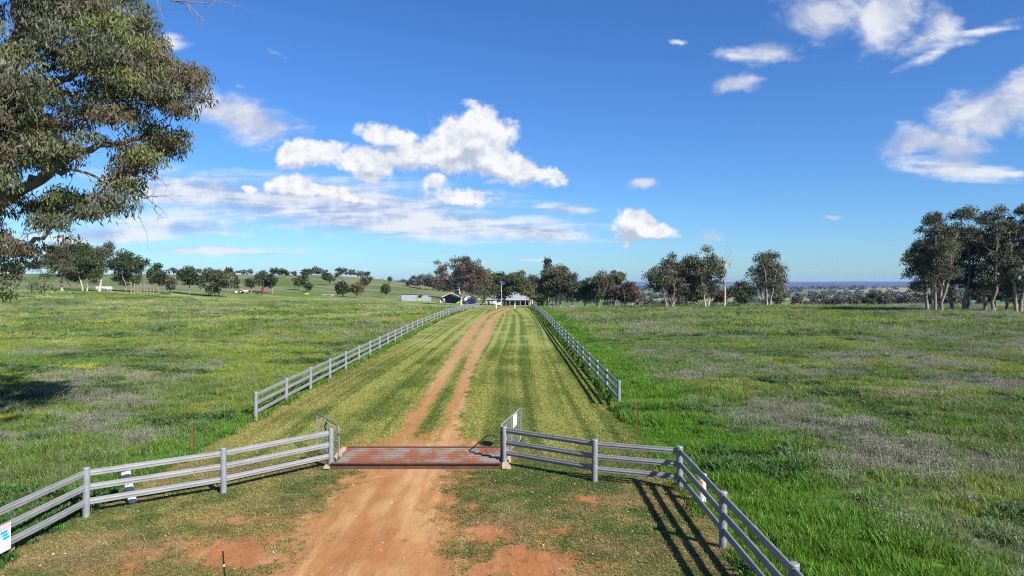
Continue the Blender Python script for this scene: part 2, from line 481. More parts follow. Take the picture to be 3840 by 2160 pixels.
# ------------------------------------------------------------------ ground cover colours
C = {k: np.array(v) for k, v in dict(
    green=(.088, .165, .024), lush=(.070, .165, .012), ygreen=(.19, .235, .035), dry=(.200, .188, .158), pale=(.33, .35, .15),
    yellow=(.50, .43, .03), olive=(.085, .130, .032), deep=(.035, .075, .018), soil=(.29, .142, .056), soilpale=(.37, .218, .098), soilred=(.27, .105, .042)).items()}


def lerp(a, b, t): return a + (b - a) * np.asarray(t)[..., None]


def track_l(y): return np.interp(y, [20, 24, 31, 53, 75, 95, 120, 150, 180, 205, 215], [-3.8, -3.85, -3.86, -4.19, -4.44, -4.5, -4.3, -3.1, -2.0, -.8, -.3])


def track_r(y): return np.interp(y, [20, 24, 31, 53, 75, 95, 120, 150, 180, 205, 215], [-2.1, -2.16, -2.5, -2.78, -2.88, -2.9, -2.55, -1.4, -.4, 1.0, 1.5])


def dirt(x, y):
    """> 0.5 where the ground is bare earth"""
    x = np.asarray(x, float); y = np.asarray(y, float)
    n = fbm(x / 1.1, y / 1.6, 41, 5, .6) - .5
    nf = fbm(x / .22, y / .3, 43, 3, .6) - .5
    def el(cx, cy, rx, ry, k=1.0): return k * (1.15 - np.hypot((x - cx) / rx, (y - cy) / ry))
    strip = 1.45 - np.abs(x + 3.06 + .12 * np.sin(y * .35)) / np.interp(y, [10, 14, 17, 20.9], [2.3, 1.95, 1.6, 1.5])
    strip = np.where(y < 20.9, strip, -1)
    strip = np.maximum(strip, np.where(y < 15, .95 - np.abs(x + 2.6) / 3.4, -1))
    pat = np.maximum.reduce([el(.35, 13.2, 2.1, 1.9, .85), el(-5.4, 14.0, 2.2, 1.7, .60), el(-6.4, 16.2, 1.2, .7, .62), el(1.9, 17.7, .8, .5, .7),
                             el(1.0, 15.5, .7, .5, .7), el(-5.0, 18.8, .7, .6, .62), el(-1.0, 17.2, .6, .7, .6), el(-.6, 15.3, .9, .7, .75), el(-6.8, 12.5, 1.5, 1.4, .7)])
    pat = np.where(y < 20.5, pat, -1)
    wl = .47; tl = 1.12 - np.abs(x - track_l(y)) / wl * .62; tr = 1.12 - np.abs(x - track_r(y)) / wl * .62
    gatey = 1.12 - np.hypot((x + 3.0) / 1.8, (y - 23.2) / 2.6) * .6
    inner = np.where(y > 22.6, np.maximum(np.maximum(tl, tr), gatey), -1)
    fade = sstep(24, 40, y)
    inner = inner - .08 * (1 - fade)
    yard = np.where(y > 196, 1.2 - np.hypot((x + 9) / 15, (y - 233) / 17), -1)
    m = np.maximum.reduce([strip, pat, inner, yard])
    return m + n * np.where(y < 27, 1.0, .55) + nf * np.where(y < 27, .75, .45)


def soil_col(X, Y):
    red = sstep(.45, .68, fbm(X / 1.1, Y / 2.4, 45, 4, .55)) * (Y < 20.8) * .6 + sstep(-1.5, -.6, X) * (Y < 19) * .6 + sstep(-4.7, -5.3, X) * (Y < 19) * .45
    c = lerp(C['soilpale'], C['soil'], sstep(.35, .62, .6 * fbm(X / .7, Y / 7, 46, 4, .6) + .4 * fbm(X / .16, Y / 3.5, 47, 3, .6)))
    c = lerp(c, np.array([.31, .202, .100]), .75 * sstep(24, 50, Y))
    c = lerp(c, C['soilred'], np.clip(red, 0, .8))
    return lerp(c, np.array([.24, .19, .10]), .8 * sstep(190, 215, Y))


def turf_col(x, y):
    """short grass thinning into bare earth"""
    x = np.asarray(x, float); y = np.asarray(y, float)
    lo = np.where(y < 27, -.22, .02)
    return lerp(lawn_col(x, y), soil_col(x, y), sstep(lo, .72, dirt(x, y)))


def lawn_col(x, y):
    x = np.asarray(x, float); y = np.asarray(y, float)
    xs = x + .35 * np.sin(y * .045) + .5 * (fbm(x / 6, y / 30, 12, 2) - .5) - .012 * (y - 27) * (x < -5) * 0
    s1 = fbm(xs * 3.0, y * .012, 21, 3, .7); s2 = fbm(xs * .6 + 9, y * .02, 22, 2); s3 = fbm(x / 1.7, y / 3.2, 23, 4, .6); s4 = fbm(x / 5, y / 14, 24, 3)
    t = sstep(.40, .58, .62 * s1 + .10 * s2 + .28 * s3)
    stripes = lerp(np.array([.078, .116, .022]), np.array([.208, .224, .058]), t)
    straw = sstep(.56, .70, .5 * s4 + .5 * s3)
    stripes = lerp(stripes, np.array([.26, .235, .080]), .38 * straw)
    edge = sstep(-7.4, -9.6, x) * sstep(.35, .6, fbm(x / .8, y / 9, 27, 2))
    stripes = lerp(stripes, np.array([.20, .155, .065]), .35 * edge)
    # in front of the gate the turf is short, patchy and greener-brown
    a1 = fbm(x / 1.3, y / 1.5, 25, 5, .62); a2 = fbm(x / .35, y / .4, 26, 3, .6)
    ap = lerp(np.array([.068, .100, .026]), np.array([.185, .165, .060]), sstep(.38, .66, .7 * a1 + .3 * a2))
    ap = lerp(ap, np.array([.21, .145, .075]), .55 * sstep(.54, .68, fbm(x / 2.1 + 7, y / 1.6, 29, 4, .6)))
    k = sstep(20, 24.5, y)
    return lerp(ap, stripes, k)


def paddock_parts(x, y):
    x = np.asarray(x, float); y = np.asarray(y, float)
    L = x < -2
    def el(cx, cy, rx, ry): return np.clip(1.25 - np.hypot((x - cx) / rx, (y - cy) / ry), 0, 1)
    nA = fbm(x / 10 + 3, y / 9, 5, 5, .58); nB = fbm(x / 3.2, y / 3.0, 6, 4, .6); nC = fbm(x / 26, y / 20, 8, 4, .55)
    dry = .9 * sstep(.50, .64, .40 * nA + .46 * nB + .14 * nC + np.where(L, -.025, .005))
    lush = sstep(5.2 + 2.5 * sstep(10, 45, 60 - y), 2.6, x - LAWN_X1 + 2.0 * (nB - .5)) * (~L) * 1.0
    lush = np.maximum(lush, sstep(2.6, .6, LAWN_X0 - x + 1.6 * (nB - .5)) * L * .8)
    dry = dry * (1 - lush)
    yel = np.maximum.reduce([el(-54, 91, 7.5, 3.6), .8 * el(-48, 94, 5, 2.6), .75 * el(-37.6, 61, 3.2, 1.7), .8 * el(-26.8, 44.5, 3.0, 1.6), .7 * el(-25.6, 65, 5.5, 1.7), .6 * el(-20, 58, 4, 1.2)]) * sstep(.3, .6, nB)
    yel = np.maximum(yel, .2 * sstep(34, 55, y) * sstep(.60, .72, fbm(x / 8 + 11, y / 9, 14, 4)) * L)
    pale = sstep(.53, .68, fbm(x / 13 + 20, y / 7, 15, 5, .58)) * (L * sstep(62, 105, y) * .65 + .03)
    pale = np.maximum(pale, .5 * sstep(.6, .75, fbm(x / 6 + 2, y / 4, 16, 4)) * sstep(140, 160, y) * (~L))
    pale = np.maximum(pale, .8 * el(-40, 62.5, 2.4, 1.2))
    return dry, lush, yel, pale, nA, nB, nC


def paddock_col(x, y):
    dry, lush, yel, pale, nA, nB, nC = paddock_parts(x, y)
    c = lerp(C['olive'], C['green'], sstep(.35, .6, nB))
    c = lerp(c, C['ygreen'], .65 * sstep(.45, .66, fbm(np.asarray(x) / 6 + 40, np.asarray(y) / 6, 18, 4)))
    c = lerp(c, C['deep'], .5 * sstep(.60, .72, fbm(np.asarray(x) / 4 + 1, np.asarray(y) / 3, 19, 4)))
    c = lerp(c, C['lush'], lush * .9)
    c = lerp(c, C['dry'], .62 * dry)
    c = lerp(c, C['pale'], .75 * pale)
    c = lerp(c, np.array([.36, .36, .05]), .85 * yel)
    # the hill and the valley, too far to show tufts
    r = np.hypot(x, y)
    hill = lerp(np.array([.070, .120, .026]), np.array([.150, .145, .085]), sstep(.40, .62, fbm(np.asarray(x) / 30, np.asarray(y) / 14, 51, 5, .6)))
    c = lerp(c, hill, sstep(230, 330, r))
    f = fbm(np.asarray(x) / 420 + 2, np.asarray(y) / 600, 52, 3)
    val = lerp(np.array([.075, .14, .03]), np.array([.21, .20, .09]), sstep(.44, .56, f))
    wood = sstep(.5, .56, fbm(np.asarray(x) / 900, np.asarray(y) / 500 + 4, 53, 4))
    val = lerp(val, np.array([.045, .055, .03]), wood * sstep(1500, 3500, r))
    val = lerp(val, np.array([.028, .038, .026]), .92 * sstep(3200, 5200, r) * sstep(.68, .56, fbm(np.asarray(x) / 2500, np.asarray(y) / 900, 54, 4)))
    return lerp(c, val, sstep(520, 800, r))


# ------------------------------------------------------------------ the ground
def build_ground():
    th = np.concatenate([np.linspace(-180, -44, 40)[:-1], np.linspace(-44, 44, 440), np.linspace(44, 180, 40)[1:-1]])
    th = np.radians(th); rr = np.concatenate([[.6], np.geomspace(2, 16000, 400)])
    T, Rr = np.meshgrid(th, rr)
    X = (Rr * np.sin(T)).ravel(); Y = (Rr * np.cos(T)).ravel()
    nt, nr = len(th), len(rr)
    i, j = np.meshgrid(np.arange(nr - 1), np.arange(nt), indexing='ij')
    a = i * nt + j; b = i * nt + (j + 1) % nt
    Q = np.stack([a, a + nt, b + nt, b], -1).reshape(-1, 4)
    cx = X[Q].mean(1); cy = Y[Q].mean(1)
    inner = (X[Q].min(1) > LAWN_X0 + .25) & (X[Q].max(1) < LAWN_X1 - .25) & (Y[Q].min(1) > 4.5) & (Y[Q].max(1) < 245)
    Q = Q[~inner]
    V = np.stack([X, Y, E(X, Y)], 1)
    low = (X > LAWN_X0) & (X < LAWN_X1) & (Y > 4) & (Y < 246)
    V[low, 2] -= .05
    V = np.vstack([V, [[0, 0, Ez(0, 0)]]])
    me = np_mesh('paddock', V, [Q, np.array([[len(V) - 1, k, (k + 1) % nt] for k in range(nt)])], True)
    set_attr(me, 'col', 'FLOAT_COLOR', 'POINT', rgba(paddock_col(V[:, 0], V[:, 1])))
    tag(put('paddock', me, M['paddock']), kind='structure')
    # mown strip between the fences
    xs = np.arange(LAWN_X0, LAWN_X1 + .01, (LAWN_X1 - LAWN_X0) / 120); ys = np.concatenate([np.arange(4, 40, .16), np.geomspace(40, 246, 260)])
    Xg, Yg = np.meshgrid(xs, ys)
    X = Xg.ravel(); Y = Yg.ravel(); n = len(xs)
    jag = .25 * (fbm(Y / 1.5, X * 0, 61, 3) - .5)
    X = np.where(np.isclose(X, xs[0]) | np.isclose(X, xs[-1]), X + jag, X)
    i, j = np.meshgrid(np.arange(len(ys) - 1), np.arange(n - 1), indexing='ij'); a = (i * n + j).ravel()
    Q = np.stack([a, a + 1, a + n + 1, a + n], 1)
    me = np_mesh('mown_lawn', np.stack([X, Y, E(X, Y) + .004], 1), [Q], True)
    set_attr(me, 'col', 'FLOAT_COLOR', 'POINT', rgba(turf_col(X, Y)))
    tag(put('mown_lawn', me, M['lawn']), kind='structure')
    # bare earth of the drive
    VV = []; QQ = []; CC = []; base = 0
    for xs, ys in ((np.arange(-9.6, 4.1, .06), np.arange(5, 28.001, .06)), (np.arange(-6.2, 4.0, .085), np.concatenate([np.arange(28, 80, .22), np.arange(80, 197, .5)])),
                   (np.arange(-26, 7, .3), np.arange(197, 246, .4))):
        Xg, Yg = np.meshgrid(xs, ys); X = Xg.ravel(); Y = Yg.ravel(); n = len(xs)
        m = dirt(X, Y)
        i, j = np.meshgrid(np.arange(len(ys) - 1), np.arange(n - 1), indexing='ij'); a = (i * n + j).ravel()
        Q = np.stack([a, a + 1, a + n + 1, a + n], 1)
        inside = (X[Q].mean(1) > LAWN_X0 + .1) | (Y[Q].mean(1) > 205)
        grid = (Y[Q].mean(1) > 20.75) & (Y[Q].mean(1) < 22.6) & (X[Q].mean(1) > -5.4) & (X[Q].mean(1) < -.2)
        Q = Q[(m[Q].mean(1) > .5) & inside & ~grid]
        used, inv = np.unique(Q, return_inverse=True); Q = inv.reshape(Q.shape)
        X = X[used]; Y = Y[used]; m = m[used]
        lift = np.where(Y > 190, .05, .011)
        VV.append(np.stack([X, Y, E(X, Y) + lift], 1)); QQ.append(Q + base); base += len(X)
        c = turf_col(X, Y)
        CC.append(c)
    me = np_mesh('dirt_driveway', np.vstack(VV), QQ, True)
    set_attr(me, 'col', 'FLOAT_COLOR', 'POINT', rgba(np.vstack(CC)))
    tag(put('dirt_driveway', me, M['dirt']), kind='structure')


build_ground()

# ------------------------------------------------------------------ rail fences
POST_H = 1.17; RAIL_Z = (.36, .70, 1.04)


def post_mesh(r=.082, h=POST_H):
    m = MB(); n = 16
    prof = [(r, -.25), (r, h - .035), (r * 1.06, h - .03), (r * 1.06, h - .008), (r * .98, h), (.001, h + .006)]
    V = []; F = []
    for q, z in prof:
        for k in range(n): V.append((q * math.cos(2 * math.pi * k / n), q * math.sin(2 * math.pi * k / n), z))
    for i in range(len(prof) - 1):
        for k in range(n): F.append((i * n + k, i * n + (k + 1) % n, (i + 1) * n + (k + 1) % n, (i + 1) * n + k))
    return m.add(V, F).mesh('post', True)


def rail_mesh():
    half = [(.010, -.076), (.022, -.068), (.022, -.024), (.036, -.008), (.036, .010), (.022, .026), (.022, .068), (.010, .076)]
    prof = half + [(-p, q) for p, q in half[::-1]]
    return MB().prism(prof, 0, 1, 'x').mesh('rail', True)


POST = post_mesh(); RAIL = rail_mesh()


def fence(name, label, pts, skip_post=(), group=None):
    x0, y0 = pts[0]; z0 = Ez(x0, y0)
    t = thing(name, label, 'fence', (x0, y0, z0), 0, group)
    P = [(x - x0, y - y0, Ez(x, y) - z0) for x, y in pts]
    for i, p in enumerate(P):
        if i in skip_post: continue
        put('post', POST, M['galv_post'], t, p, (R(rng.normal(0, .5)), R(rng.normal(0, .5)), rng.uniform(0, 6)))
    for a, b in zip(P[:-1], P[1:]):
        d = Vector(b) - Vector(a); L = d.length; u = d.normalized(); a2 = Vector(a) + u * .078; L2 = L - .156
        rz = math.atan2(d.y, d.x); ry = -math.asin(d.z / L)
        for h in RAIL_Z:
            put('rail', RAIL, M['galv'], t, (a2.x, a2.y, a2.z + h + rng.normal(0, .006)), (0, ry + rng.normal(0, .0012), rz), (L2, 1, 1))
    return t


left_pts = [(-10.1, 27.7)]
for k in range(1, 44):
    y = 27.7 + 4.0 * k
    left_pts.append((float(np.interp(y, [27, 60, 75, 120, 160, 200], [-10.12, -10.55, -10.75, -10.42, -10.1, -9.25])), y))
fence('rail_fence', 'long galvanised three-rail fence along the left side of the driveway', left_pts)
right_pts = [(float(np.interp(30.8 + 4.0 * k, [30, 100, 200], [4.68, 4.75, 5.4])), 30.8 + 4.0 * k) for k in range(43)]
fence('rail_fence', 'long galvanised three-rail fence along the right side of the driveway', right_pts)
fence('entrance_fence', 'bright three-rail steel fence wing left of the cattle grid', [(-5.36, 20.75), (-7.52, 18.3), (-9.95, 16.4), (-9.93, 13.0), (-9.9, 9.6)])
fence('entrance_fence', 'shaded three-rail steel fence wing right of the cattle grid', [(-.22, 21.05), (2.27, 19.3), (4.42, 18.5), (4.36, 14.5), (4.33, 10.8), (4.3, 7.0)])

# ------------------------------------------------------------------ cattle grid
GX0, GX1, GY0, GY1 = -5.28, -.34, 20.62, 22.66


def corr(y0, wdt, z):       # one bar: a rusted guard-rail length, ridged on top
    return [(y0, z - .07), (y0 + wdt, z - .07), (y0 + wdt, z - .02), (y0 + wdt * .84, z), (y0 + wdt * .62, z), (y0 + wdt * .5, z - .022), (y0 + wdt * .38, z), (y0 + wdt * .16, z), (y0, z - .02)]


def grid_mat():
    m, w = new_mat('rusted_galvanised_bars')
    pos = w.n('ShaderNodeNewGeometry').outputs['Position']
    x, y, z = w.sep(pos)
    cellv = w.comb(w.math('MULTIPLY', x, 1.0), w.math('MULTIPLY', y, .55), 0.0)
    n = w.noise(cellv, 1.5, 4, .55)
    fn = w.noise(pos, 14.0, 5, .65)
    f = w.smooth(w.math('ADD', n, w.math('MULTIPLY', w.math('SUBTRACT', fn, .5), .6)), .36, .58)
    rust = w.mix(fn, (.11, .04, .022), (.26, .095, .045))
    zinc = w.mix(w.noise(w.vmath('MULTIPLY', pos, (1, 6, 6)), 4, 4, .6), (.10, .08, .07), (.29, .26, .24))
    w.put(w.p.inputs['Base Color'], w.mix(f, zinc, rust))
    w.put(w.p.inputs['Roughness'], w.math('MULTIPLY_ADD', f, .35, .5)); w.p.inputs['Metallic'].default_value = .25
    return m


def build_grid():
    z0 = Ez(-2.8, 22)
    t = thing('cattle_grid', 'rusty steel cattle grid lying across the drive between the gate posts', 'cattle grid', (-2.8, 21.6, z0))
    ox, oy = 2.8, -21.6
    gm = grid_mat()
    MB().box(GX0 - .3 + ox, GX1 + .3 + ox, GY0 - .03 + oy, GY1 + .12 + oy, -.2, .03).build('concrete_base', M['concrete'], t)
    for xa, xb in ((GX0 - .22, GX0 - .05), (GX1 + .05, GX1 + .24)):
        MB().prism([(GY0 - .12 + oy, .035), (GY1 + .16 + oy, .035), (GY1 + .16 + oy, .13), (GY0 - .12 + oy, .10)], xa + ox, xb + ox).build('concrete_kerb', M['concrete'], t)
    MB().box(GX0 - .03 + ox, GX1 + .03 + ox, GY0 - .05 + oy, GY0 + .03 + oy, -.03, .165).prism([(GY0 - .11 + oy, .165), (GY0 + .03 + oy, .165), (GY0 + .03 + oy, .18), (GY0 - .11 + oy, .18)], GX0 - .03 + ox, GX1 + .03 + ox).build('front_beam', M['rust'], t)
    MB().box(GX0 - .03 + ox, GX1 + .03 + ox, GY1 - .02 + oy, GY1 + .09 + oy, 0, .17).build('rear_beam', M['rust'], t)
    MB().box(GX0 + .01 + ox, GX1 - .01 + ox, GY0 + .04 + oy, GY1 - .03 + oy, .031, .036).build('gap_shade_sheet', M['dark'], t)  # dark sheet paints the shade between the bars; no pit below
    for x in np.linspace(GX0 + .1, GX1 - .1, 5):
        MB().box(x - .05 + ox, x + .05 + ox, GY0 + .035 + oy, GY1 - .025 + oy, .037, .088).build('joist', M['rust'], t)
    n = 9; step = (GY1 - GY0 - .06) / n
    for k in range(n):
        y0 = GY0 + .06 + k * step + step * .2 + oy
        MB().prism(corr(y0, step * .46, .162 + rng.normal(0, .003)), GX0 + rng.uniform(0, .05) + ox, GX1 - rng.uniform(0, .05) + ox).build('bar', gm, t)


build_grid()


# ------------------------------------------------------------------ gates
def gate(label, near, far, h=1.06, z_b=.14, side=1, plate=False):
    (x0, y0), (x1, y1) = near, far
    L = math.hypot(x1 - x0, y1 - y0); rz = math.atan2(y1 - y0, x1 - x0)
    t = thing('mesh_gate', label, 'gate', (x0, y0, Ez(x0, y0)), rz)
    r = .021; c = .12
    def arc(cx, cz, a0, a1): return [(cx + c * math.cos(R(a)), 0, cz + c * math.sin(R(a))) for a in np.linspace(a0, a1, 5)]
    z1 = z_b + h
    loop = arc(c, z1 - c, 180, 90) + arc(L - c, z1 - c, 90, 0) + arc(L - c, z_b + c, 0, -90) + arc(c, z_b + c, -90, -180)
    MB().tube(loop + [loop[0]], r, 8, False).build('frame', M['galv'], t, True)
    MB().tube([(L * .5, 0, z_b + r), (L * .5, 0, z1 - r)], .017, 8).build('stile', M['galv'], t, True)
    m = MB()
    for x in np.arange(.15, L - .1, .15): m.tube([(x, 0, z_b + .01), (x, 0, z1 - .01)], .0035, 4, False)
    for z in np.arange(z_b + .13, z1 - .05, .13): m.tube([(.01, 0, z), (L - .01, 0, z)], .0035, 4, False)
    tag(m.build('wire_mesh', M['galv'], t), kind='stuff')
    for z in (z_b + .12, z1 - .24):
        MB().tube([(-.075, 0, z), (.005, 0, z)], .014, 6).box(-.03, .03, -.03, .03, z - .025, z + .025).build('hinge', M['rust'], t)
    MB().tube([(L * .5 + .05, .01, z1 - .12), (L * .5 + .12, .05, z1 - .25), (L * .5 + .07, .03, z1 - .38)], .022, 6).build('latch_chain', M['dark'], t)
    if plate:
        MB().box(L * .53, L * .73, -.035, -.027, z1 - .42, z1 - .02).build('notice_plate', M['white'], t)


gate('open mesh gate swung back behind the left gate post', (-5.16, 20.95), (-6.42, 23.1))
gate('open mesh gate with a white notice behind the right gate post', (-.33, 21.1), (.30, 24.0), plate=True)


# ------------------------------------------------------------------ white pipe markers, pickets, stake, sign, log
def pipe_marker(label, x, y, h, lean):
    t = thing('pipe_marker', label, 'marker post', (x, y, Ez(x, y)))
    t.rotation_euler = (0, R(lean), 0)
    n = 20; m = MB(); prof = [(.098, -.1), (.098, h * .88), (.110, h * .885), (.110, h - .012), (.10, h), (.001, h + .004)]
    V = [(q * math.cos(2 * math.pi * k / n), q * math.sin(2 * math.pi * k / n), z) for q, z in prof for k in range(n)]
    F = [(i * n + k, i * n + (k + 1) % n, (i + 1) * n + (k + 1) % n, (i + 1) * n + k) for i in range(len(prof) - 1) for k in range(n)]
    m.add(V, F).build('pipe', M['white'], t, True)
    a = math.atan2(-y, -x); q = .101; V = []
    for z in (h * .58, h * .80):
        for k in range(5):
            b = a + (k - 2) * .13
            V.append((q * math.cos(b), q * math.sin(b), z))
    V += [(v[0] * 1.04, v[1] * 1.04, v[2]) for v in V]
    F = [(k, k + 1, k + 6, k + 5) for k in range(4)] + [(10 + k, 15 + k, 16 + k, 11 + k) for k in range(4)]
    F += [(k, 10 + k, 11 + k, k + 1) for k in range(4)] + [(5 + k, 6 + k, 16 + k, 15 + k) for k in range(4)] + [(0, 5, 15, 10), (4, 14, 19, 9)]
    MB().add(V, F).build('reflector', M['orange'], t)


pipe_marker('white pipe with an orange reflector behind the left fence wing, leaning left', -9.42, 17.45, .80, -13)
pipe_marker('white capped pipe with an orange reflector behind the right fence wing', 4.72, 17.45, .72, 0)


def picket(label, x, y, h, ends):
    t = thing('star_picket', label, 'picket', (x, y, Ez(x, y)))
    m = MB()
    for a in (90, 210, 330):
        c, s = math.cos(R(a)), math.sin(R(a)); w = .03; d = .005
        m.add([(p * c - q * s, p * s + q * c, z) for z in (-.2, h) for p, q in ((0, -d), (w, -d), (w, d), (0, d))], [(0, 1, 5, 4), (1, 2, 6, 5), (2, 3, 7, 6), (3, 0, 4, 7), (4, 5, 6, 7), (0, 3, 2, 1)])
    m.build('stem', M['picket'], t)
    for ex, ey in ends:
        for z in (.35, .7, 1.0):
            a = Vector((0, 0, z)); b = Vector((ex - x, ey - y, Ez(ex, ey) - Ez(x, y) + z))
            mid = (a + b) / 2 - Vector((0, 0, .03))
            MB().tube([a, mid, b], .0022, 4, False).build('wire', M['galv'], t)


picket('thin rusty steel picket in the grass left of the grid', wx(722, 22.4), 22.4, 1.0, [(-10.1, 27.62), (-9.95, 16.5)])
picket('thin rusty steel picket in the grass right of the grid', wx(2389, 24.8), 24.8, 1.22, [(4.68, 30.7), (4.42, 18.6)])

t = thing('black_stake', 'thin black stake standing in the red earth at the bottom edge', 'stake', (-4.52, 11.2, Ez(-4.52, 11.2)))
t.rotation_euler = (0, R(-4.5), 0)
MB().tube([(0, 0, -.2), (0, 0, .72), (0, 0, .80), (0, 0, 1.21)], [.020, .019, .0135, .0125], 10).build('rod', M['black'], t, True)
MB().tube([(0, 0, .96), (0, 0, .99)], .0145, 10).build('band', M['white'], t)


def text(body, size, loc, parent, m, shear=0.0, align='CENTER'):
    cu = bpy.data.curves.new('lettering', 'FONT'); cu.body = body; cu.size = size; cu.align_x = align; cu.align_y = 'CENTER'
    cu.extrude = .0006; cu.shear = shear
    o = bpy.data.objects.new('lettering', cu); COL.objects.link(o); cu.materials.append(m)
    o.parent = parent; o.location = loc; o.rotation_euler = (R(90), 0, 0)
    me = bpy.data.meshes.new_from_object(o.evaluated_get(bpy.context.evaluated_depsgraph_get()))
    loc, rt = o.location.copy(), o.rotation_euler.copy(); bpy.data.objects.remove(o)
    return put('lettering', me, m, parent, loc, rt)


# the sign hangs on the lower two rails of the left wing, facing the drive
M['signred'] = mat('red_print', (.45, .03, .04), .5, vary=.05); M['signblue'] = mat('blue_print', (.05, .38, .72), .5, vary=.05)
M['ink'] = mat('navy_print', (.01, .03, .12), .5, vary=.05); M['palegrey'] = mat('grey_print', (.45, .50, .55), .5, vary=.05)
t = thing('warning_sign', 'white warning sign with blue bands on the left fence', 'sign', (-9.90, 13.70, Ez(-9.9, 13.7)), R(90))
MB().box(-.155, .155, -.008, 0, .24, .76).build('panel', M['white'], t)
f = MB()
for a in ((-.135, .135, .668, .673), (-.135, .135, .727, .732), (-.135, -.130, .673, .727), (.130, .135, .673, .727)): f.box(a[0], a[1], -.010, -.008, a[2], a[3])
f.build('heading_frame', M['ink'], t)
text('WARNING', .056, (0, -.010, .70), t, M['signred'])
for k, (s, dx) in enumerate((('Advanced', -.03), ('Total', 0), ('Security', .03))):
    z = .62 - .062 * k
    MB().prism([(-.115 + dx, z - .027), (.085 + dx, z - .027), (.115 + dx, z + .027), (-.085 + dx, z + .027)], -.010, -.008, 'y').build('blue_band', M['signblue'], t)
    text(s, .045, (dx, -.0112, z), t, M['ink'], .25)
text('ACCESS THIS PROPERTY', .018, (0, -.0095, .42), t, M['signred'])
text('1300 137 075', .036, (0, -.0095, .355), t, M['palegrey'])

t = thing('fallen_log', 'short grey log lying in the grass behind the warning sign', 'log', (-10.6, 13.9, Ez(-10.6, 13.9)), R(35))
MB().tube([(-.55, 0, .12), (-.2, .03, .14), (.25, -.02, .13), (.6, .05, .10)], [.13, .15, .14, .10], 10).build('wood', M['log'], t, True)

# ------------------------------------------------------------------ homestead
def on(x, y): return (x, y, Ez(x, y))


def box_part(name, m, parent, *b): return MB().box(*b).build(name, m, parent)


def gable_roof(parent, x0, x1, y0, y1, ze, zr, m, over=.35, th=.09, name='roof'):
    """ridge along y; eaves at x0 and x1"""
    xm = (x0 + x1) / 2; s = (zr - ze) / (xm - x0)
    a = x0 - over; b = x1 + over; za = ze - s * over
    MB().prism([(a, za), (xm, zr), (b, za), (b, za + th), (xm, zr + th), (a, za + th)], y0 - over, y1 + over, 'y').build(name, m, parent)


def window(parent, x, y, z, w, h, mull=True):
    f = MB().box(x - w / 2, x + w / 2, y - .05, y - .002, z, z + h).build('window', M['glass'], parent)
    m = MB()
    for b in ((-w / 2 - .05, -w / 2, 0, h), (w / 2, w / 2 + .05, 0, h), (-w / 2 - .05, w / 2 + .05, h, h + .06), (-w / 2 - .05, w / 2 + .05, -.07, 0)):
        m.box(x + b[0], x + b[1], y - .08, y - .003, z + b[2], z + b[3])
    if mull: m.box(x - w / 2, x + w / 2, y - .065, y - .052, z + h / 2 - .025, z + h / 2 + .025)
    m.build('frame', M['whitepaint'], f)


def garage():
    d = 272.0; x0 = wx(1649, d); z = hz(1139.5, d)
    t = thing('garage', 'white gabled garage with a deep shaded carport beside the driveway', 'garage', (x0, d, z))
    W = 8.2
    # wall planes: left store, recessed carport back wall, main shell
    box_part('wall', M['cladding'], t, 0, 1.9, .6, 8, -.8, 2.15)
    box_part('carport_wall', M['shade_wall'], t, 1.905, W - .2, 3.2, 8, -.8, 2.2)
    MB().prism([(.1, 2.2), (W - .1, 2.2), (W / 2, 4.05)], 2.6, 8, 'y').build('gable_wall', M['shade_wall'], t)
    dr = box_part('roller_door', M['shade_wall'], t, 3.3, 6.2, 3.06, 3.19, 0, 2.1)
    for k in range(8): box_part('slat', M['dark'], dr, 3.32, 6.18, 3.03, 3.058, .1 + k * .25, .13 + k * .25)
    for x in (1.95, W - .25): box_part('post', M['whitepaint'], t, x - .08, x + .08, -.2, -.04, -.6, 2.2)
    gable_roof(t, 0, W, -.2, 8, 2.2, 4.2, M['roofing'])
    MB().prism([(.9, 2.42), (W / 2, 4.0), (W - .9, 2.42), (W - .9, 2.66), (W / 2, 4.18), (.9, 2.66)], -.62, -.57, 'y').build('barge_board', M['whitepaint'], t)
    MB().prism([(W / 2 - .6, 3.55), (W / 2 - .6, 3.72), (W - .9, 2.55), (W - .9, 2.2)], .2, .3, 'y').build('sunlit_gable_patch', M['cream'], t)  # cream strip paints sunlight onto the shaded gable
    window(t, .95, .6, 1.0, .9, .8, False)
    box_part('slab', M['concrete'], t, 1.2, 9, -2.2, 3.0, -.9, .0)
    t2 = thing('white_outbuilding', 'white gabled outbuilding with a long window right of the garage', 'outbuilding', (x0 + W + .9, d + 2.5, z))
    W2 = 4.6
    box_part('wall', M['cladding'], t2, 0, W2, 0, 7, -.8, 2.3)
    MB().prism([(0, 2.305), (W2, 2.305), (W2 / 2, 3.7)], .002, 7, 'y').build('gable_wall', M['cladding'], t2)
    gable_roof(t2, 0, W2, 0, 7, 2.3, 3.75, M['roofing'], .3)
    window(t2, 2.4, 0, 1.25, 1.9, .8)
    box_part('downpipe', M['whitepaint'], t2, .5, .6, -.1, -.01, -.5, 2.3)
    box_part('lean_to', M['cladding'], t2, -1.6, -.02, .8, 5, -.8, 2.0)
    MB().prism([(-1.9, 1.95), (-.01, 2.35), (-.01, 2.43), (-1.9, 2.03)], .4, 5.2, 'y').build('lean_to_roof', M['roofing'], t2)


garage()


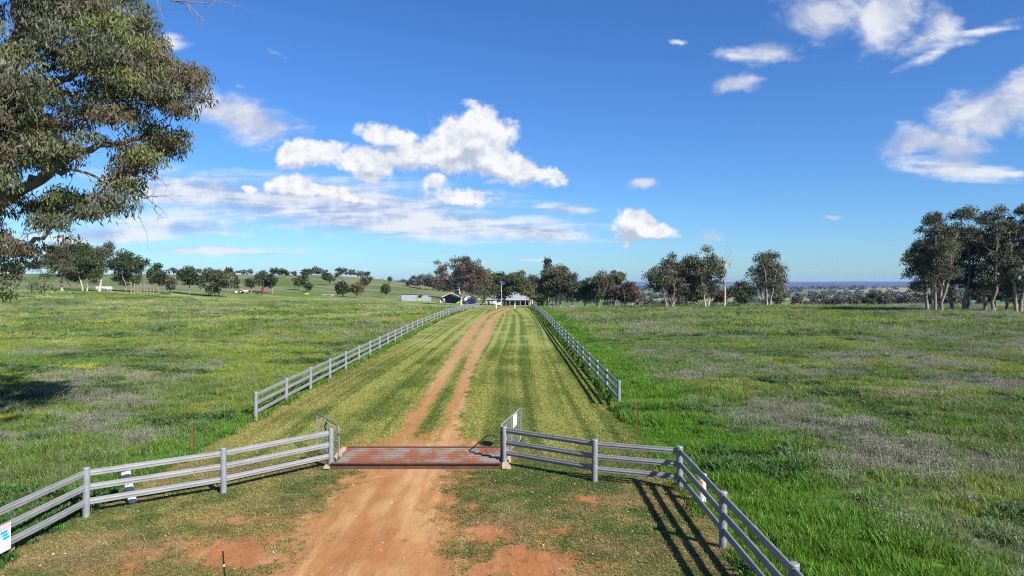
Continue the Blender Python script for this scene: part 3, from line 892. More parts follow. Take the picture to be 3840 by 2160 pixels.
def house():
    d = 282.0; xa = wx(1822, d); xb = wx(1992, d); z = hz(1146, d)
    t = thing('homestead', 'low homestead with a hipped pale roof and a shaded front verandah', 'house', (xa, d, z))
    W = xb - xa
    # left wing, white weatherboard with a small hip roof
    lw = 5.4
    box_part('wing_wall', M['cladding'], t, 0, lw, 0, 7, -1, 2.35)
    MB().add([(-.45, -.45, 2.3), (lw + .3, -.45, 2.3), (lw + .3, 7.4, 2.3), (-.45, 7.4, 2.3), (lw * .6, 3, 4.25), (lw + .3, 3, 4.25), (lw * .6, 4, 4.25), (lw + .3, 4, 4.25)],
             [(0, 1, 5, 4), (0, 4, 6, 3), (3, 6, 7, 2), (1, 2, 7, 5), (4, 5, 7, 6), (0, 3, 2, 1)]).build('wing_roof', M['roofing'], t)
    window(t, 1.1, 0, .95, .95, 1.15); window(t, 4.9, 0, 1.2, .7, .8)
    box_part('brick_wall', M['shaded_brick'], t, lw + .005, W - .6, 2.6, 10, -1, 2.4)
    box_part('side_wall', M['cladding'], t, W - .595, W - .4, 0.2, 10, -1, 2.4)
    # main hipped roof over rooms and verandah
    a = lw + 1.0; b = W + .5; y0 = -.6; y1 = 11
    MB().add([(a - 1, y0, 2.3), (b, y0, 2.3), (b, y1, 2.3), (a - 1, y1, 2.3), (a + 4.6, 4.8, 5.8), (a + 6.0, 4.8, 5.8)],
             [(0, 1, 5, 4), (1, 2, 5), (2, 3, 4, 5), (3, 0, 4), (0, 3, 2, 1)]).build('roof', M['roofing'], t)
    box_part('verandah_floor', M['timber'], t, lw + .01, W, -.3, 2.6, -1, .12)
    box_part('fascia', M['whitepaint'], t, a - 1, b, y0 - .06, y0 - .005, 2.2, 2.33)
    for k, x in enumerate(np.linspace(a + 1.2, W - .3, 6)): box_part('verandah_post', M['whitepaint'], t, x - .06, x + .06, -.35, -.23, .12, 2.3)
    for x in (a + 3.0, a + 6.4): window(t, x, 2.6, .8, 1.1, 1.3)
    dd = box_part('door', M['timber'], t, a + 4.4, a + 5.3, 2.5, 2.598, .12, 2.2)
    box_part('handle', M['dark'], dd, a + 5.1, a + 5.18, 2.44, 2.499, 1.05, 1.2)
    box_part('low_brick_wall', M['shaded_brick'], t, lw + 1.0, lw + 3.0, -1.2, -.9, -1, 1.7)
    box_part('lattice_screen', M['whitepaint'], t, lw - .2, lw + .6, -1.6, -1.5, -.5, 1.6)


house()

# garden shrubs of the verandah bed stand as one low row of pot plants
def tin_shed():
    d = 278.0; x0 = wx(1506, d); z = hz(1129, d)
    t = thing('tin_shed', 'low open-ended corrugated tin shed in the paddock left of the garage', 'shed', (x0, d, z))
    W = 6.6
    m = MB(); n = 44                                          # corrugated front sheet
    prof = [(W * k / n, .025 * (k % 2)) for k in range(n + 1)] + [(W, .06), (0, .06)]
    m.prism(prof, -1, 2.45, 'z').build('front_wall', M['tin'], t)
    box_part('back_wall', M['tin'], t, 0, W + 3.2, 4.6, 4.66, -1, 2.2)
    box_part('left_wall', M['tin'], t, 0, .05, .07, 4.6, -1, 2.4)
    MB().prism([(-.3, 2.75), (5.0, 2.4), (5.0, 2.46), (-.3, 2.81)], -.4, W + 1.6, 'x').build('roof', M['tin'], t)
    for k in range(5): box_part('leaning_sheet', M['tin'], t, W + 1.4 + k * .72, W + 2.08 + k * .72, 1.2 + .05 * (k % 2), 1.26 + .05 * (k % 2), -1, 1.9 - .06 * k)
    box_part('corner_post', M['timber'], t, W - .1, W + .05, -.2, -.05, -1, 2.4)
    d2 = d - 1.5; xx = wx(1571.5, d2)
    b = thing('lime_bin', 'small lime green bin beside the open end of the tin shed', 'bin', (xx, d2, hz(1129, d2)))
    MB().prism([(-.36, 0), (.36, 0), (.42, 1.0), (-.42, 1.0)], -.35, .35, 'y').build('body', M['lime'], b); box_part('lid', M['lime'], b, -.46, .46, -.4, .4, 1.005, 1.1)


tin_shed()


def lime_shape(name, label, cat, sx, sy, d, prof, depth):
    t = thing(name, label, cat, (wx(sx, d), d, hz(sy, d)))
    MB().prism(prof, -depth / 2, depth / 2, 'y').build('cover', M['lime'], t)
    MB().box(prof[0][0] * .8, prof[0][0] * .8 + .08, -depth / 2 - .03, depth / 2 + .03, -.35, 0.05).build('leg', M['dark'], t)
    MB().box(prof[1][0] * .8 - .08, prof[1][0] * .8, -depth / 2 - .03, depth / 2 + .03, -.35, 0.05).build('leg', M['dark'], t)


lime_shape('garden_slide', 'lime green plastic play slide lying in front of the garage', 'slide', 1719, 1138.5, 262, [(-.8, .1), (.8, .1), (.75, .7), (.2, .85), (-.3, .5), (-.65, .35)], .9)
lime_shape('lime_tank', 'lime green rounded tank standing at the foot of the hill', 'tank', 1150, 1109, 300, [(-.9, .0), (.9, .0), (.95, .55), (.55, 1.0), (-.4, 1.05), (-.85, .7)], 1.3)

t = thing('flagpole', 'tall thin white pole standing in front of the homestead', 'pole', (wx(1881, 246), 246, hz(1151.5, 246)))
MB().tube([(0, 0, -.3), (0, 0, 4.2), (0, 0, 8.0)], [.085, .075, .05], 10).build('shaft', M['white'], t, True)
MB().tube([(0, 0, 8.0), (0, 0, 8.12)], .09, 10).build('finial', M['white'], t); box_part('cleat', M['dark'], t, -.04, .04, -.16, -.08, 1.3, 1.5)
t = thing('light_post', 'short white lamp post beside the tall pole in front of the homestead', 'lamp post', (wx(1859, 240), 240, hz(1146, 240)))
MB().tube([(0, 0, -.5), (0, 0, 1.6)], .05, 8).build('stem', M['white'], t, True)
MB().tube([(-.55, 0, 1.6), (0, 0, 1.72), (.35, 0, 1.6)], .04, 6).build('cross_arm', M['white'], t)
for sx, lab in ((1860, 'white bollard left of the tracks at the end of the drive'), (1930.5, 'white bollard right of the tracks at the end of the drive')):
    d = 176.0; x = wx(sx, d)
    t = thing('bollard', lab, 'bollard', on(x, d), 0, 'pair of white bollards at the drive end')
    MB().tube([(0, 0, -.2), (0, 0, 1.15)], .13, 14).build('pipe', M['white'], t, True); MB().tube([(0, 0, 1.15), (0, 0, 1.26)], [.145, .12], 14).build('cap', M['white'], t, True)

# stockyard race and posts at the foot of the hill
d = 222.0
for sx, top, lab in ((491.5, 1057, 'tall weathered yard post left of the loading ramp'), (503, 1063, 'weathered yard post second left of the loading ramp'), (516, 1066, 'short weathered yard post nearest the loading ramp')):
    t = thing('yard_post', lab, 'post', (wx(sx, d), d, Ez(wx(sx, d), d)), 0, 'stockyard posts')
    h = hz(top, d) - Ez(wx(sx, d), d)
    MB().tube([(0, 0, -.3), (.02, 0, h * .5), (0, 0, h)], [.2, .18, .16], 8).build('trunk_post', M['timber'], t)
x0 = wx(527, d); z0 = Ez(x0, d)
t = thing('loading_ramp', 'timber stock loading ramp with sloping rails under the left trees', 'ramp', (x0, d, z0))
hh = hz(1057, d) - z0
for k, (sx, f) in enumerate(((527, 1.0), (540, .97), (551, .78), (563, .62), (575, .5))):
    x = wx(sx, d) - x0
    MB().tube([(x, 0, -.3), (x, 0, hh * f)], [.15, .13], 7).build('post', M['timber'], t)
for k in range(4):
    z = hh * (.88 - .2 * k)
    MB().prism([(0, z), (wx(540, d) - x0, z), (wx(575, d) - x0, z - hh * .45), (wx(575, d) - x0, z - hh * .45 - .14), (wx(540, d) - x0, z - .14), (0, z - .14)], .16, .22, 'y').build('rail', M['timber'], t)

# old machinery and troughs along the edge of the paddock
def trough(label, sx, sy, d, L, name='water_trough', cat='trough'):
    t = thing(name, label, cat, (wx(sx, d), d, max(hz(sy, d), Ez(wx(sx, d), d) - .05)))
    MB().prism([(-.35, .12), (.35, .12), (.5, .75), (.42, .75), (.3, .22), (-.3, .22), (-.42, .75), (-.5, .75)], -L / 2, L / 2).build('basin', M['whitepaint'], t)
    MB().box(-L / 2, -L / 2 + .06, -.49, .49, .13, .74).build('end_plate', M['whitepaint'], t); MB().box(L / 2 - .06, L / 2, -.49, .49, .13, .74).build('end_plate', M['whitepaint'], t)
    for x in (-L * .3, L * .3): MB().box(x - .08, x + .08, -.3, .3, -.2, .12).build('foot', M['whitepaint'], t)


trough('white trough on the grass nearest the thin leaning gum', 373, 1083.5, 212, 1.7)
trough('white trough furthest from the thin leaning gum', 401, 1083, 216, 1.9)
trough('white trough lying in front of the other two', 411, 1086.5, 206, 1.2)


def tractor(sx, sy, d):
    t = thing('old_tractor', 'small old red and cream tractor parked at the foot of the hill', 'tractor', (wx(sx, d), d, hz(sy, d)))
    for x, r, y in ((-.95, .75, -.8), (-.95, .75, .8), (1.05, .42, -.65), (1.05, .42, .65)):
        w = MB().tube([(x, y - .17, r), (x, y + .17, r)], r, 16).build('wheel', M['dark'], t, True)
        MB().tube([(x, y - .19, r), (x, y + .19, r)], r * .45, 10).build('rim', M['cream'], w)
    MB().prism([(-.5, .7), (1.5, .7), (1.5, 1.25), (.3, 1.35), (-.5, 1.2)], -.35, .35, 'y').build('bonnet', M['cream'], t)
    MB().prism([(-1.5, 1.15), (-.3, 1.15), (-.3, 1.45), (-1.2, 1.6)], -.9, .9, 'y').build('mudguards', M['cream'], t)
    MB().box(-.9, -.4, -.3, .3, 1.5, 1.65).build('seat', M['redpaint'], t)
    for x, y in ((-1.4, -.7), (-1.4, .7), (.3, -.7), (.3, .7)): MB().box(x - .04, x + .04, y - .04, y + .04, 1.2, 2.35).build('canopy_post', M['redpaint'], t)
    MB().box(-1.7, .6, -.95, .95, 2.35, 2.5).build('canopy', M['redpaint'], t)


tractor(915, 1101, 262)
t = thing('old_implement', 'rusty farm implement with a red frame beside the old tractor', 'implement', (wx(975, 262), 262, hz(1102, 262)))
MB().box(-1.6, 1.0, -.5, .5, .5, 1.0).build('bed', M['dark'], t)
for x in (-1.2, .7): MB().tube([(x, -.6, .4), (x, -.45, .4)], .42, 14).build('wheel', M['rust'], t); MB().tube([(x, .45, .4), (x, .6, .4)], .42, 14).build('wheel', M['rust'], t)
for x in (.75, 1.2): MB().box(x - .1, x + .1, -.6, .6, .2, 2.3).build('upright', M['redpaint'], t)
MB().box(.65, 1.3, -.62, .62, 2.1, 2.3).build('cross_bar', M['redpaint'], t)
for z in (1.5, 2.0): MB().tube([(-1.5, -.5, z), (-.9, -.5, z)], .04, 5).build('guard_rail', M['rust'], t)
MB().tube([(-1.5, -.5, 1.0), (-1.5, -.5, 2.0)], .04, 5).build('guard_post', M['rust'], t)
t = thing('white_drum', 'white drum lying on its side left of the old tractor', 'drum', (wx(887, 262), 262, hz(1100, 262)))
MB().tube([(-.5, 0, .4), (.5, 0, .4)], .4, 14).build('shell', M['whitepaint'], t, True); MB().tube([(.5, 0, .4), (.53, 0, .4)], .33, 14).build('dark_opening_disc', M['dark'], t)  # dark disc stands in for the shaded inside of the drum
t = thing('long_trailer', 'low dark trailer with a white box end at the foot of the hill', 'trailer', (wx(1231, 300), 300, hz(1113, 300)))
MB().box(-2.6, 1.0, -.8, .8, .3, .75).build('tray', M['dark'], t); MB().box(-2.6, 2.4, -.85, .85, .76, .9).build('lid', M['whitepaint'], t); MB().box(1.05, 2.4, -.85, .85, .2, .755).build('box', M['whitepaint'], t)
for x in (-1.6, -.2, 1.6): MB().tube([(x, -.9, .1), (x, -.7, .1)], .28, 12).build('wheel', M['dark'], t)

# small meter box and stub posts beyond the right fence end
t = thing('meter_post', 'grey meter box on a leaning post under the gums behind the right fence', 'meter box', (wx(2072, 196), 196, Ez(wx(2072, 196), 196)))
MB().tube([(0, 0, -.2), (.02, 0, 2.6)], .07, 7).build('post', M['timber'], t); MB().box(-.55, -.1, -.15, .15, .5, 1.1).build('box', M['tin'], t)

# ------------------------------------------------------------------ trees
TINT = dict(gum=[(.086, .095, .046), (.064, .075, .038), (.112, .116, .064), (.076, .068, .040)],
            grey=[(.085, .088, .066), (.062, .066, .048), (.11, .108, .085), (.075, .066, .050)],
            dense=[(.045, .064, .020), (.034, .050, .017), (.060, .078, .024)],
            brown=[(.095, .070, .046), (.070, .058, .038), (.12, .082, .052), (.060, .058, .034)],
            maroon=[(.048, .030, .023), (.038, .026, .020), (.060, .038, .027)],
            yellow=[(.13, .12, .030), (.10, .105, .028), (.075, .085, .028)],
            olive=[(.080, .088, .046), (.064, .071, .040), (.098, .102, .058)],
            near=[(.092, .108, .046), (.075, .092, .042), (.120, .128, .062), (.108, .090, .055), (.100, .082, .050), (.090, .100, .066), (.105, .125, .040), (.082, .098, .052)])


def leaves(g, Cn, rc, per, size, tints, droop=.7, flat=.75, aspect=.36):
    """leaf-sized faces spread through clumps: Cn (k,3) centres, rc (k,) radii"""
    k = len(Cn); per = np.maximum(3, per).astype(int)
    ci = np.repeat(np.arange(k), per); n = len(ci)
    u = g.normal(size=(n, 3)); u /= np.linalg.norm(u, axis=1, keepdims=True)
    u[:, 2] = np.where(u[:, 2] < -.35, -u[:, 2] * .6, u[:, 2])
    rad = (rc[ci] * g.random(n) ** .45)[:, None]
    P = Cn[ci] + u * rad * np.array([1, 1, flat])
    a = g.normal(size=(n, 3)) * .55; a[:, 2] -= droop; a /= np.linalg.norm(a, axis=1, keepdims=True)
    s = np.cross(a, g.normal(size=(n, 3))); s /= np.linalg.norm(s, axis=1, keepdims=True) + 1e-9
    L = (size * g.uniform(.65, 1.35, n))[:, None]; w = L * aspect * .5
    V = np.stack([P, P + a * L * .45 + s * w, P + a * L, P + a * L * .45 - s * w], 1).reshape(-1, 3)
    Q = np.arange(4 * n).reshape(-1, 4)
    tb = np.array(tints); ct = tb[g.integers(0, len(tb), k)] * g.uniform(.82, 1.2, (k, 1))
    col = ct[ci] * g.uniform(.72, 1.3, (n, 1))
    return V, Q, np.repeat(col, 4, 0)


class Wood:
    def __init__(self): self.V = []; self.F = []; self.n = 0; self.nodes = []; self.nr = []
    def limb(self, P, r0, r1, sides=6, reg=True):
        P = np.asarray(P, float); rad = np.linspace(r0, r1, len(P)); V, F = tube_np(P, rad, sides)
        self.V.append(V); self.F.append(np.array(F) + self.n); self.n += len(V)
        if reg: self.nodes += list(P[1:]); self.nr += list(rad[1:])
    def mesh(self, name): return np_mesh(name, np.vstack(self.V), [np.vstack(self.F)], True)


def bez(a, b, up, n=6, g=None, wob=0.0):
    a = np.array(a, float); b = np.array(b, float); L = np.linalg.norm(b - a)
    c1 = a + (b - a) * .35 + np.array([0, 0, -up * L]); t = np.linspace(0, 1, n)[:, None]
    P = (1 - t) ** 2 * a + 2 * t * (1 - t) * c1 + t * t * b
    if g is not None and wob: P[1:-1] += g.normal(size=(n - 2, 3)) * wob * L
    return P


def grow(g, H, W, D, stems, bare, ncl, kind, r0):
    """returns wood and clump centres/radii for a tree H high and W x D wide"""
    wood = Wood(); hzv = H * (1 - bare) / 2; cz = H * bare + hzv
    big = .5 * min(W, D, 2 * hzv)
    cl = []; tries = 0
    rcb = big * (.38 if kind == 'gum' else .44 if kind == 'round' else .34) * (30 / max(ncl, 12)) ** .33
    lobes = []
    if kind == 'gum':                                   # a gum crown is a few separate billows, not one ball
        for q in range(int(g.integers(8, 12))):
            u = g.normal(size=3); u /= np.linalg.norm(u); u[2] = u[2] * .9 + .12
            lobes.append((u * g.uniform(.35, .72) * np.array([.92, .92, 1]), g.uniform(.36, .58)))
        lobes.append((np.array([0, 0, .62]), .36)); lobes += [(np.array([s * g.uniform(.3, .6), g.uniform(-.5, .5), g.uniform(-.8, -.5)]), .34) for s in (-1, 1, -1, 1)]; lobes.append((np.array([0, 0, 0.]), .45)); lobes.append((np.array([.62, 0, g.uniform(-.2, .3)]), .36)); lobes.append((np.array([-.62, 0, g.uniform(-.2, .3)]), .36))
    while len(cl) < ncl and tries < ncl * 80:
        tries += 1
        u = g.normal(size=3); u /= np.linalg.norm(u)
        if kind == 'gum':
            c0, lr = lobes[int(g.integers(0, len(lobes)))]
            p = c0 + u * lr * g.random() ** .4
            if np.linalg.norm(p) > 1.03: continue
            sc = 1.0
        else:
            p = u * g.random() ** (.33 if kind != 'round' else .22) * (1.0 if kind == 'cone' else .84 + .22 * math.sin(2.3 * u[0] + 3.1 * u[2] + H * 7) + .10 * math.sin(6 * u[0] - 4 * u[1] + 5 * u[2] + W * 9))
            sc = max(.12, .62 - .55 * p[2]) if kind == 'cone' else (1.0 if p[2] > -.55 else .8)
        q = np.array([p[0] * sc * (W / 2 - rcb * .5), p[1] * sc * (D / 2 - rcb * .5), cz + p[2] * (hzv - rcb * .4)])
        if any(np.sum((q - o) ** 2) < (rcb * (.60 if kind == 'gum' else .55)) ** 2 for o in cl): continue
        cl.append(q)
    cl = np.array(cl); rc = rcb * g.uniform(.6, 1.35, len(cl))
    if kind != 'cone':                                  # fill the stated height and width
        cl[:, 2] *= H / np.max(cl[:, 2] + .55 * rc); cl[:, 0] *= (W / 2) / np.max(np.abs(cl[:, 0]) + .6 * rc)
    tops = []
    for s in range(stems):
        a = 2 * math.pi * (s + g.random() * .5) / max(stems, 1)
        b0 = np.array([math.cos(a), math.sin(a), 0]) * (0 if stems == 1 else r0 * 1.5 + .045 * W * (stems > 2)) + np.array([0, 0, -.3])
        sp = (.06 if stems == 1 else .30) * W
        tp = np.array([math.cos(a) * sp, math.sin(a) * sp * D / W, H * (bare + (1 - bare) * g.uniform(.5, .78))])
        n = 8; t = np.linspace(0, 1, n)[:, None]
        P = b0 + (tp - b0) * np.concatenate([t ** 1.3, t ** 1.3, t], 1); P[1:-1, :2] += g.normal(size=(n - 2, 2)) * .009 * H
        rs = r0 * (1 if stems == 1 else .72); P = np.vstack([P[:1], P[:1] + (P[1] - P[0]) * .25, P[1:]])
        V, F = tube_np(P, np.concatenate([[rs * 1.55], [rs * 1.08], np.linspace(rs, rs * .22, n - 1)]), 8)
        wood.V.append(V); wood.F.append(np.array(F) + wood.n); wood.n += len(V)
        for i in range(3, len(P)): wood.nodes.append(P[i]); wood.nr.append(rs * (1 - .78 * (i - 1) / n))
    order = np.argsort(-np.hypot(cl[:, 0], cl[:, 1]) - .3 * cl[:, 2])
    nm = min(len(cl), 4 + stems + int(len(cl) * .12))
    for rank, i in enumerate(order):
        c = cl[i]; N = np.array(wood.nodes); Rr = np.array(wood.nr)
        dd = np.linalg.norm((N - c) * np.array([1, 1, .8]), axis=1) + np.where(N[:, 2] > c[2] - .15 * abs(c[2]) * (rank < nm), 3 * big, 0)
        j = int(np.argmin(dd)); L = np.linalg.norm(N[j] - c)
        ra = min(Rr[j] * .75, max(.02 * L + .012, r0 * (.42 if rank < nm else .2)))
        wood.limb(bez(N[j], c, .12, 6, g, .03), ra, max(.008, ra * .25), 6 if rank < nm else 4)
        if rank % 2 == 0:
            e = c + g.normal(size=3) * rc[i] * .8
            wood.limb(bez(c, e, 0, 3), max(.008, ra * .3), .006, 3, False)
    return wood, cl, rc


def add_tree(label, sx, d, top, width, kind='gum', stems=1, bare=.35, tint='gum', bark='bark_mid', seed=1, dens=1.0, base=None, ncl=None, depth=None, name='gum_tree',
             group=None, r0=None, leaf=None, lean=0.0, cat='tree', offx=0.0):
    """sx: photo column of the trunk, d: metres away, top: photo row of the top, width: crown width in photo pixels"""
    g = np.random.default_rng(seed * 101 + 13)
    x = wx(sx, d); z = Ez(x, d); H = hz(top, d) - z; W = width * d / FPX
    px = d / (FPX / 3.75)                                            # metres per rendered pixel
    area = (W / px) * (H * (1 - bare) / px)
    if kind == 'gum': bare = bare * .5; width *= 1.06; W = width * d / FPX
    if ncl is None: ncl = int(np.clip(area / 30, 16, 90))
    if leaf is None: leaf = max(.16, 1.9 * px)
    r0 = r0 or .022 * H * (1.25 if stems == 1 else 1)
    wood, cl, rc = grow(g, H, W, (depth or min(1.0, 1.1)) * W, stems, bare, ncl, kind, r0)
    if lean: 
        sh = lambda P: P + np.stack([lean * np.clip(P[:, 2], 0, None), 0 * P[:, 0], 0 * P[:, 0]], 1)
        wood.V = [sh(v) for v in wood.V]; cl = sh(cl)
    n_leaf = dens * area * (7.4 if kind == 'gum' else 6.5)
    per = n_leaf * rc ** 2 / np.sum(rc ** 2)
    V, Q, Cc = leaves(g, cl, rc, per, leaf, TINT[tint], .8 if kind == 'gum' else .35, 1.0 if kind == 'gum' else .9, .42 if kind == 'gum' else .55)
    t = thing(name, label, cat, (x, d, z), 0, group)
    put('trunk', wood.mesh('trunk'), M[bark], t)
    me = np_mesh('crown', V, [Q]); set_attr(me, 'tint', 'FLOAT_COLOR', 'POINT', rgba(Cc))
    put('crown', me, M['leaf'], t)
    return t


def dead_tree(label, sx, d, top, width, seed):
    g = np.random.default_rng(seed); x = wx(sx, d); z = Ez(x, d); H = hz(top, d) - z; W = width * d / FPX
    t = thing('dead_tree', label, 'tree', (x, d, z)); w = Wood()
    w.limb([(0, 0, -.3), (.1, 0, H * .25), (-.05, 0, H * .5), (.15, 0, H * .72), (.05, .1, H * .86)], .30, .07, 8)
    br = Wood()
    br.limb(bez((-.05, 0, H * .42), (-W * .55, .2, H * .68), .1, 7, g, .02), .13, .02)
    br.limb(bez((.1, 0, H * .62), (W * .45, 0, H * .9), .1, 7, g, .02), .11, .02)
    for k in range(26):
        N = np.array(br.nodes + w.nodes[1:]); a = N[g.integers(0, len(N))]
        e = a + np.array([g.normal() * .22 * W, g.normal() * .25 * W, abs(g.normal()) * .13 * H + .05 * H])
        br.limb(bez(a, e, .08, 5, g, .03), .035, .008, 4, k < 14)
    put('trunk', w.mesh('trunk'), M['bark_pale'], t); put('branches', br.mesh('branches'), M['bark_pale'], t)


ORD = 'first second third fourth fifth sixth seventh eighth ninth tenth eleventh twelfth thirteenth fourteenth fifteenth sixteenth seventeenth eighteenth nineteenth twentieth twenty-first twenty-second'.split()


def build_trees():
    A = add_tree
    # --- left of the hill, at the edge of the paddock
    A('tall gum with a pale forked trunk beyond the left paddock', 233, 212, 903, 185, bare=.30, bark='bark_pale', seed=1, dens=.85)
    A('dense rounded gum with twin pale trunks next to the white troughs', 318, 214, 910, 150, bare=.20, stems=2, tint='dense', bark='bark_pale', seed=2, dens=1.15)
    A('thin leaning gum with a bare pale stem right of the dense rounded gum', 372, 216, 908, 66, bare=.42, bark='bark_pale', seed=3, dens=.6, lean=.10)
    A('dark low tree behind the two tall gums on the left', 275, 245, 985, 150, kind='round', stems=2, bare=.12, tint='dense', bark='bark_dark', seed=4)
    A('broad dark gum above the stockyard posts', 478, 226, 942, 140, bare=.18, stems=3, tint='dense', bark='bark_mid', seed=5, dens=1.1)
    A('dark dense tree right of the loading ramp', 594, 234, 1004, 78, kind='round', bare=.14, tint='dense', bark='bark_dark', seed=6, name='dense_tree')
    A('round dark treetop behind the dense tree by the ramp', 588, 268, 990, 62, kind='round', bare=.2, tint='dense', bark='bark_dark', seed=7, name='dense_tree')
    A('small grey-green bush right of the loading ramp', 642, 228, 1040, 44, kind='round', stems=3, bare=.04, tint='grey', bark='bark_mid', seed=8, name='bush', cat='bush', dens=.8)
    A('egg-shaped dark green tree left of the drooping willow-like bush', 710, 236, 1002, 84, kind='round', bare=.15, tint='dense', bark='bark_dark', seed=9, name='dense_tree')
    A('large drooping olive bush reaching the ground at the foot of the hill', 805, 232, 1010, 128, kind='round', stems=4, bare=.02, tint='olive', bark='bark_dark', seed=10, name='drooping_bush', cat='bush', dens=.9)
    A('round tree on a short trunk just right of the drooping bush', 881, 272, 1032, 46, kind='round', bare=.22, tint='dense', bark='bark_dark', seed=11, name='dense_tree')
    A('small round tree high behind the drooping bush', 858, 335, 1004, 38, kind='round', bare=.25, tint='dense', bark='bark_dark', seed=12, name='dense_tree')
    A('wide round tree at the far left edge of the hill', 46, 330, 984, 92, kind='round', bare=.12, tint='dense', bark='bark_dark', seed=13, name='dense_tree')
    A('small lone tree on the skyline at the far left', 120, 500, 985, 44, kind='round', bare=.35, tint='dense', bark='bark_dark', seed=14, name='dense_tree')
    kr = [(942, 285, 1043, 46, 'left of three round trees above the old tractor'), (986, 292, 1022, 68, 'largest of three round trees above the old tractor'),
          (1021, 290, 1027, 36, 'right of three round trees above the old tractor'), (1061, 410, 1008, 50, 'broad tree high on the hill above the three round trees'),
          (1028, 430, 1004, 34, 'upright tree on the hilltop above the three round trees'), (1104, 440, 1018, 22, 'slim upright tree on the hilltop'),
          (1127, 322, 1034, 60, 'leafy round tree casting a long shadow above the lime tank'), (1157, 312, 1060, 36, 'smaller round tree directly behind the lime tank'),
          (1236, 372, 1024, 48, 'solitary round tree half way up the hill'), (1151, 432, 1008, 46, 'round tree near the hilltop above the lime tank'),
          (1284, 292, 1056, 60, 'dark bushy tree right of the low trailer'), (1341, 286, 1062, 54, 'yellow-green bushy tree right of the low trailer'),
          (1356, 330, 1043, 50, 'tree standing behind the yellow-green bushy tree'), (1447, 300, 1064, 36, 'small round tree alone left of the tin shed'),
          (1462, 445, 1038, 17, 'tiny lone tree on the skyline above the tin shed'), (1383, 420, 1037, 28, 'small tree near the hilltop above the yellow-green tree'), (1265, 455, 1022, 22, 'narrow tree on the hill crest right of the solitary tree')]
    for i, (sx, d, top, wd, lab) in enumerate(kr):
        low = i in (10, 11)
        A(lab, sx, d, top, wd, kind='round', bare=.03 if low else .2, tint='yellow' if i == 11 else 'dense', bark='bark_mid' if i in (1, 2, 6, 13) else 'bark_dark', seed=40 + i, name='dense_tree', stems=1, group='round trees on the left hill', r0=.28 if not low else None)
    # --- gums on the crest of the hill
    crest = [(650, 505, 1003, 42), (680, 510, 1008, 30), (745, 512, 1006, 30), (782, 505, 1002, 46), (820, 512, 1010, 40), (905, 512, 1010, 40), (938, 508, 1008, 34), (985, 510, 1012, 34),
             (1182, 505, 997, 44), (1210, 508, 1008, 36), (1282, 500, 1003, 50), (1315, 502, 1010, 44), (1372, 498, 1017, 44), (1345, 505, 1014, 34), (1420, 500, 1046, 34),
             (1508, 470, 1046, 30), (1540, 430, 1043, 40), (1575, 420, 1030, 62), (1612, 410, 1026, 60), (1648, 420, 1034, 56), (1482, 490, 1052, 30)]
    for i, (sx, d, top, wd) in enumerate(sorted(crest)):
        A('grey gum along the left hill crest, %s from the left' % ORD[i], sx, d, top, wd, bare=.22 if i < 15 else .12, tint='grey', bark='bark_mid', seed=80 + i, dens=.8, stems=1 + i % 2, group='gums along the hill crest')
    # --- around the homestead
    A('big spreading brown-leaved gum with a pale trunk in front of the garage', 1729, 232, 960, 196, bare=.34, tint='brown', bark='bark_pale', seed=110, dens=.72, r0=.42, ncl=80)
    A('dark gum with a leaning trunk between the garage and the homestead', 1812, 262, 1005, 110, bare=.22, tint='gum', bark='bark_mid', seed=111, dens=.9, lean=.08)
    A('dense dark tree shading the front of the homestead', 1894, 266, 1022, 156, kind='round', bare=.04, tint='dense', bark='bark_mid', seed=112, dens=.9, r0=.5, name='dense_tree')
    A('gum rising behind the dense tree at the homestead', 1935, 312, 1016, 92, bare=.2, tint='gum', bark='bark_mid', seed=113)
    A('gum on the far side of the garage roof', 1690, 330, 1030, 120, bare=.1, tint='grey', bark='bark_mid', seed=114)
    A('gum half hidden behind the brown-leaved gum', 1795, 345, 1020, 110, bare=.2, tint='brown', bark='bark_pale', seed=115)
    A('small yellow-green tree with a thin trunk before the verandah', 1983, 258, 1066, 62, bare=.42, tint='yellow', bark='bark_mid', seed=116, dens=.7, r0=.13)
    A('slender gum behind the homestead roof', 1995, 325, 1032, 66, bare=.2, tint='gum', bark='bark_pale', seed=117, dens=.8)
    A('tall tapering conifer-like tree right of the homestead', 2053, 300, 970, 82, kind='cone', bare=.1, tint='grey', bark='bark_dark', seed=118, dens=.8, name='conifer')
    A('gum with a tall straight grey stem behind the right fence end', 2055, 196, 1002, 105, bare=.40, tint='gum', bark='bark_mid', seed=119, r0=.24, dens=1.0)
    A('gum with a forked pinkish trunk behind the right fence', 2101, 192, 996, 120, bare=.34, stems=1, tint='gum', bark='bark_pale', seed=120, r0=.36)
    A('dense low willow-like bush at the right corner of the homestead', 2026, 232, 1106, 64, kind='round', bare=.02, stems=3, tint='dense', bark='bark_dark', seed=121, name='drooping_bush', cat='bush')
    A('gum with a slanting pale trunk right of the forked one', 2145, 190, 1024, 78, bare=.36, tint='gum', bark='bark_pale', seed=122, lean=.05, dens=.85)
    A('dark gum with a pale broken fork beside the paddock', 2194, 190, 1040, 84, bare=.28, tint='dense', bark='bark_pale', seed=123, dens=1.0)
    A('thin dark-stemmed gum in the row right of the homestead', 2239, 188, 1034, 64, bare=.36, tint='gum', bark='bark_dark', seed=124, dens=.75)
    A('open-crowned gum with two dark stems in the row right of the homestead', 2268, 186, 1016, 100, bare=.34, stems=2, tint='gum', bark='bark_dark', seed=125, dens=.75)
    A('gum with a topknot crown next to the maroon tree', 2308, 188, 1012, 72, bare=.34, tint='gum', bark='bark_dark', seed=126, dens=.85)
    A('dark maroon-leaved spreading tree in the row right of the homestead', 2343, 183, 1060, 104, bare=.20, stems=2, tint='maroon', bark='bark_pale', seed=127, dens=1.1)
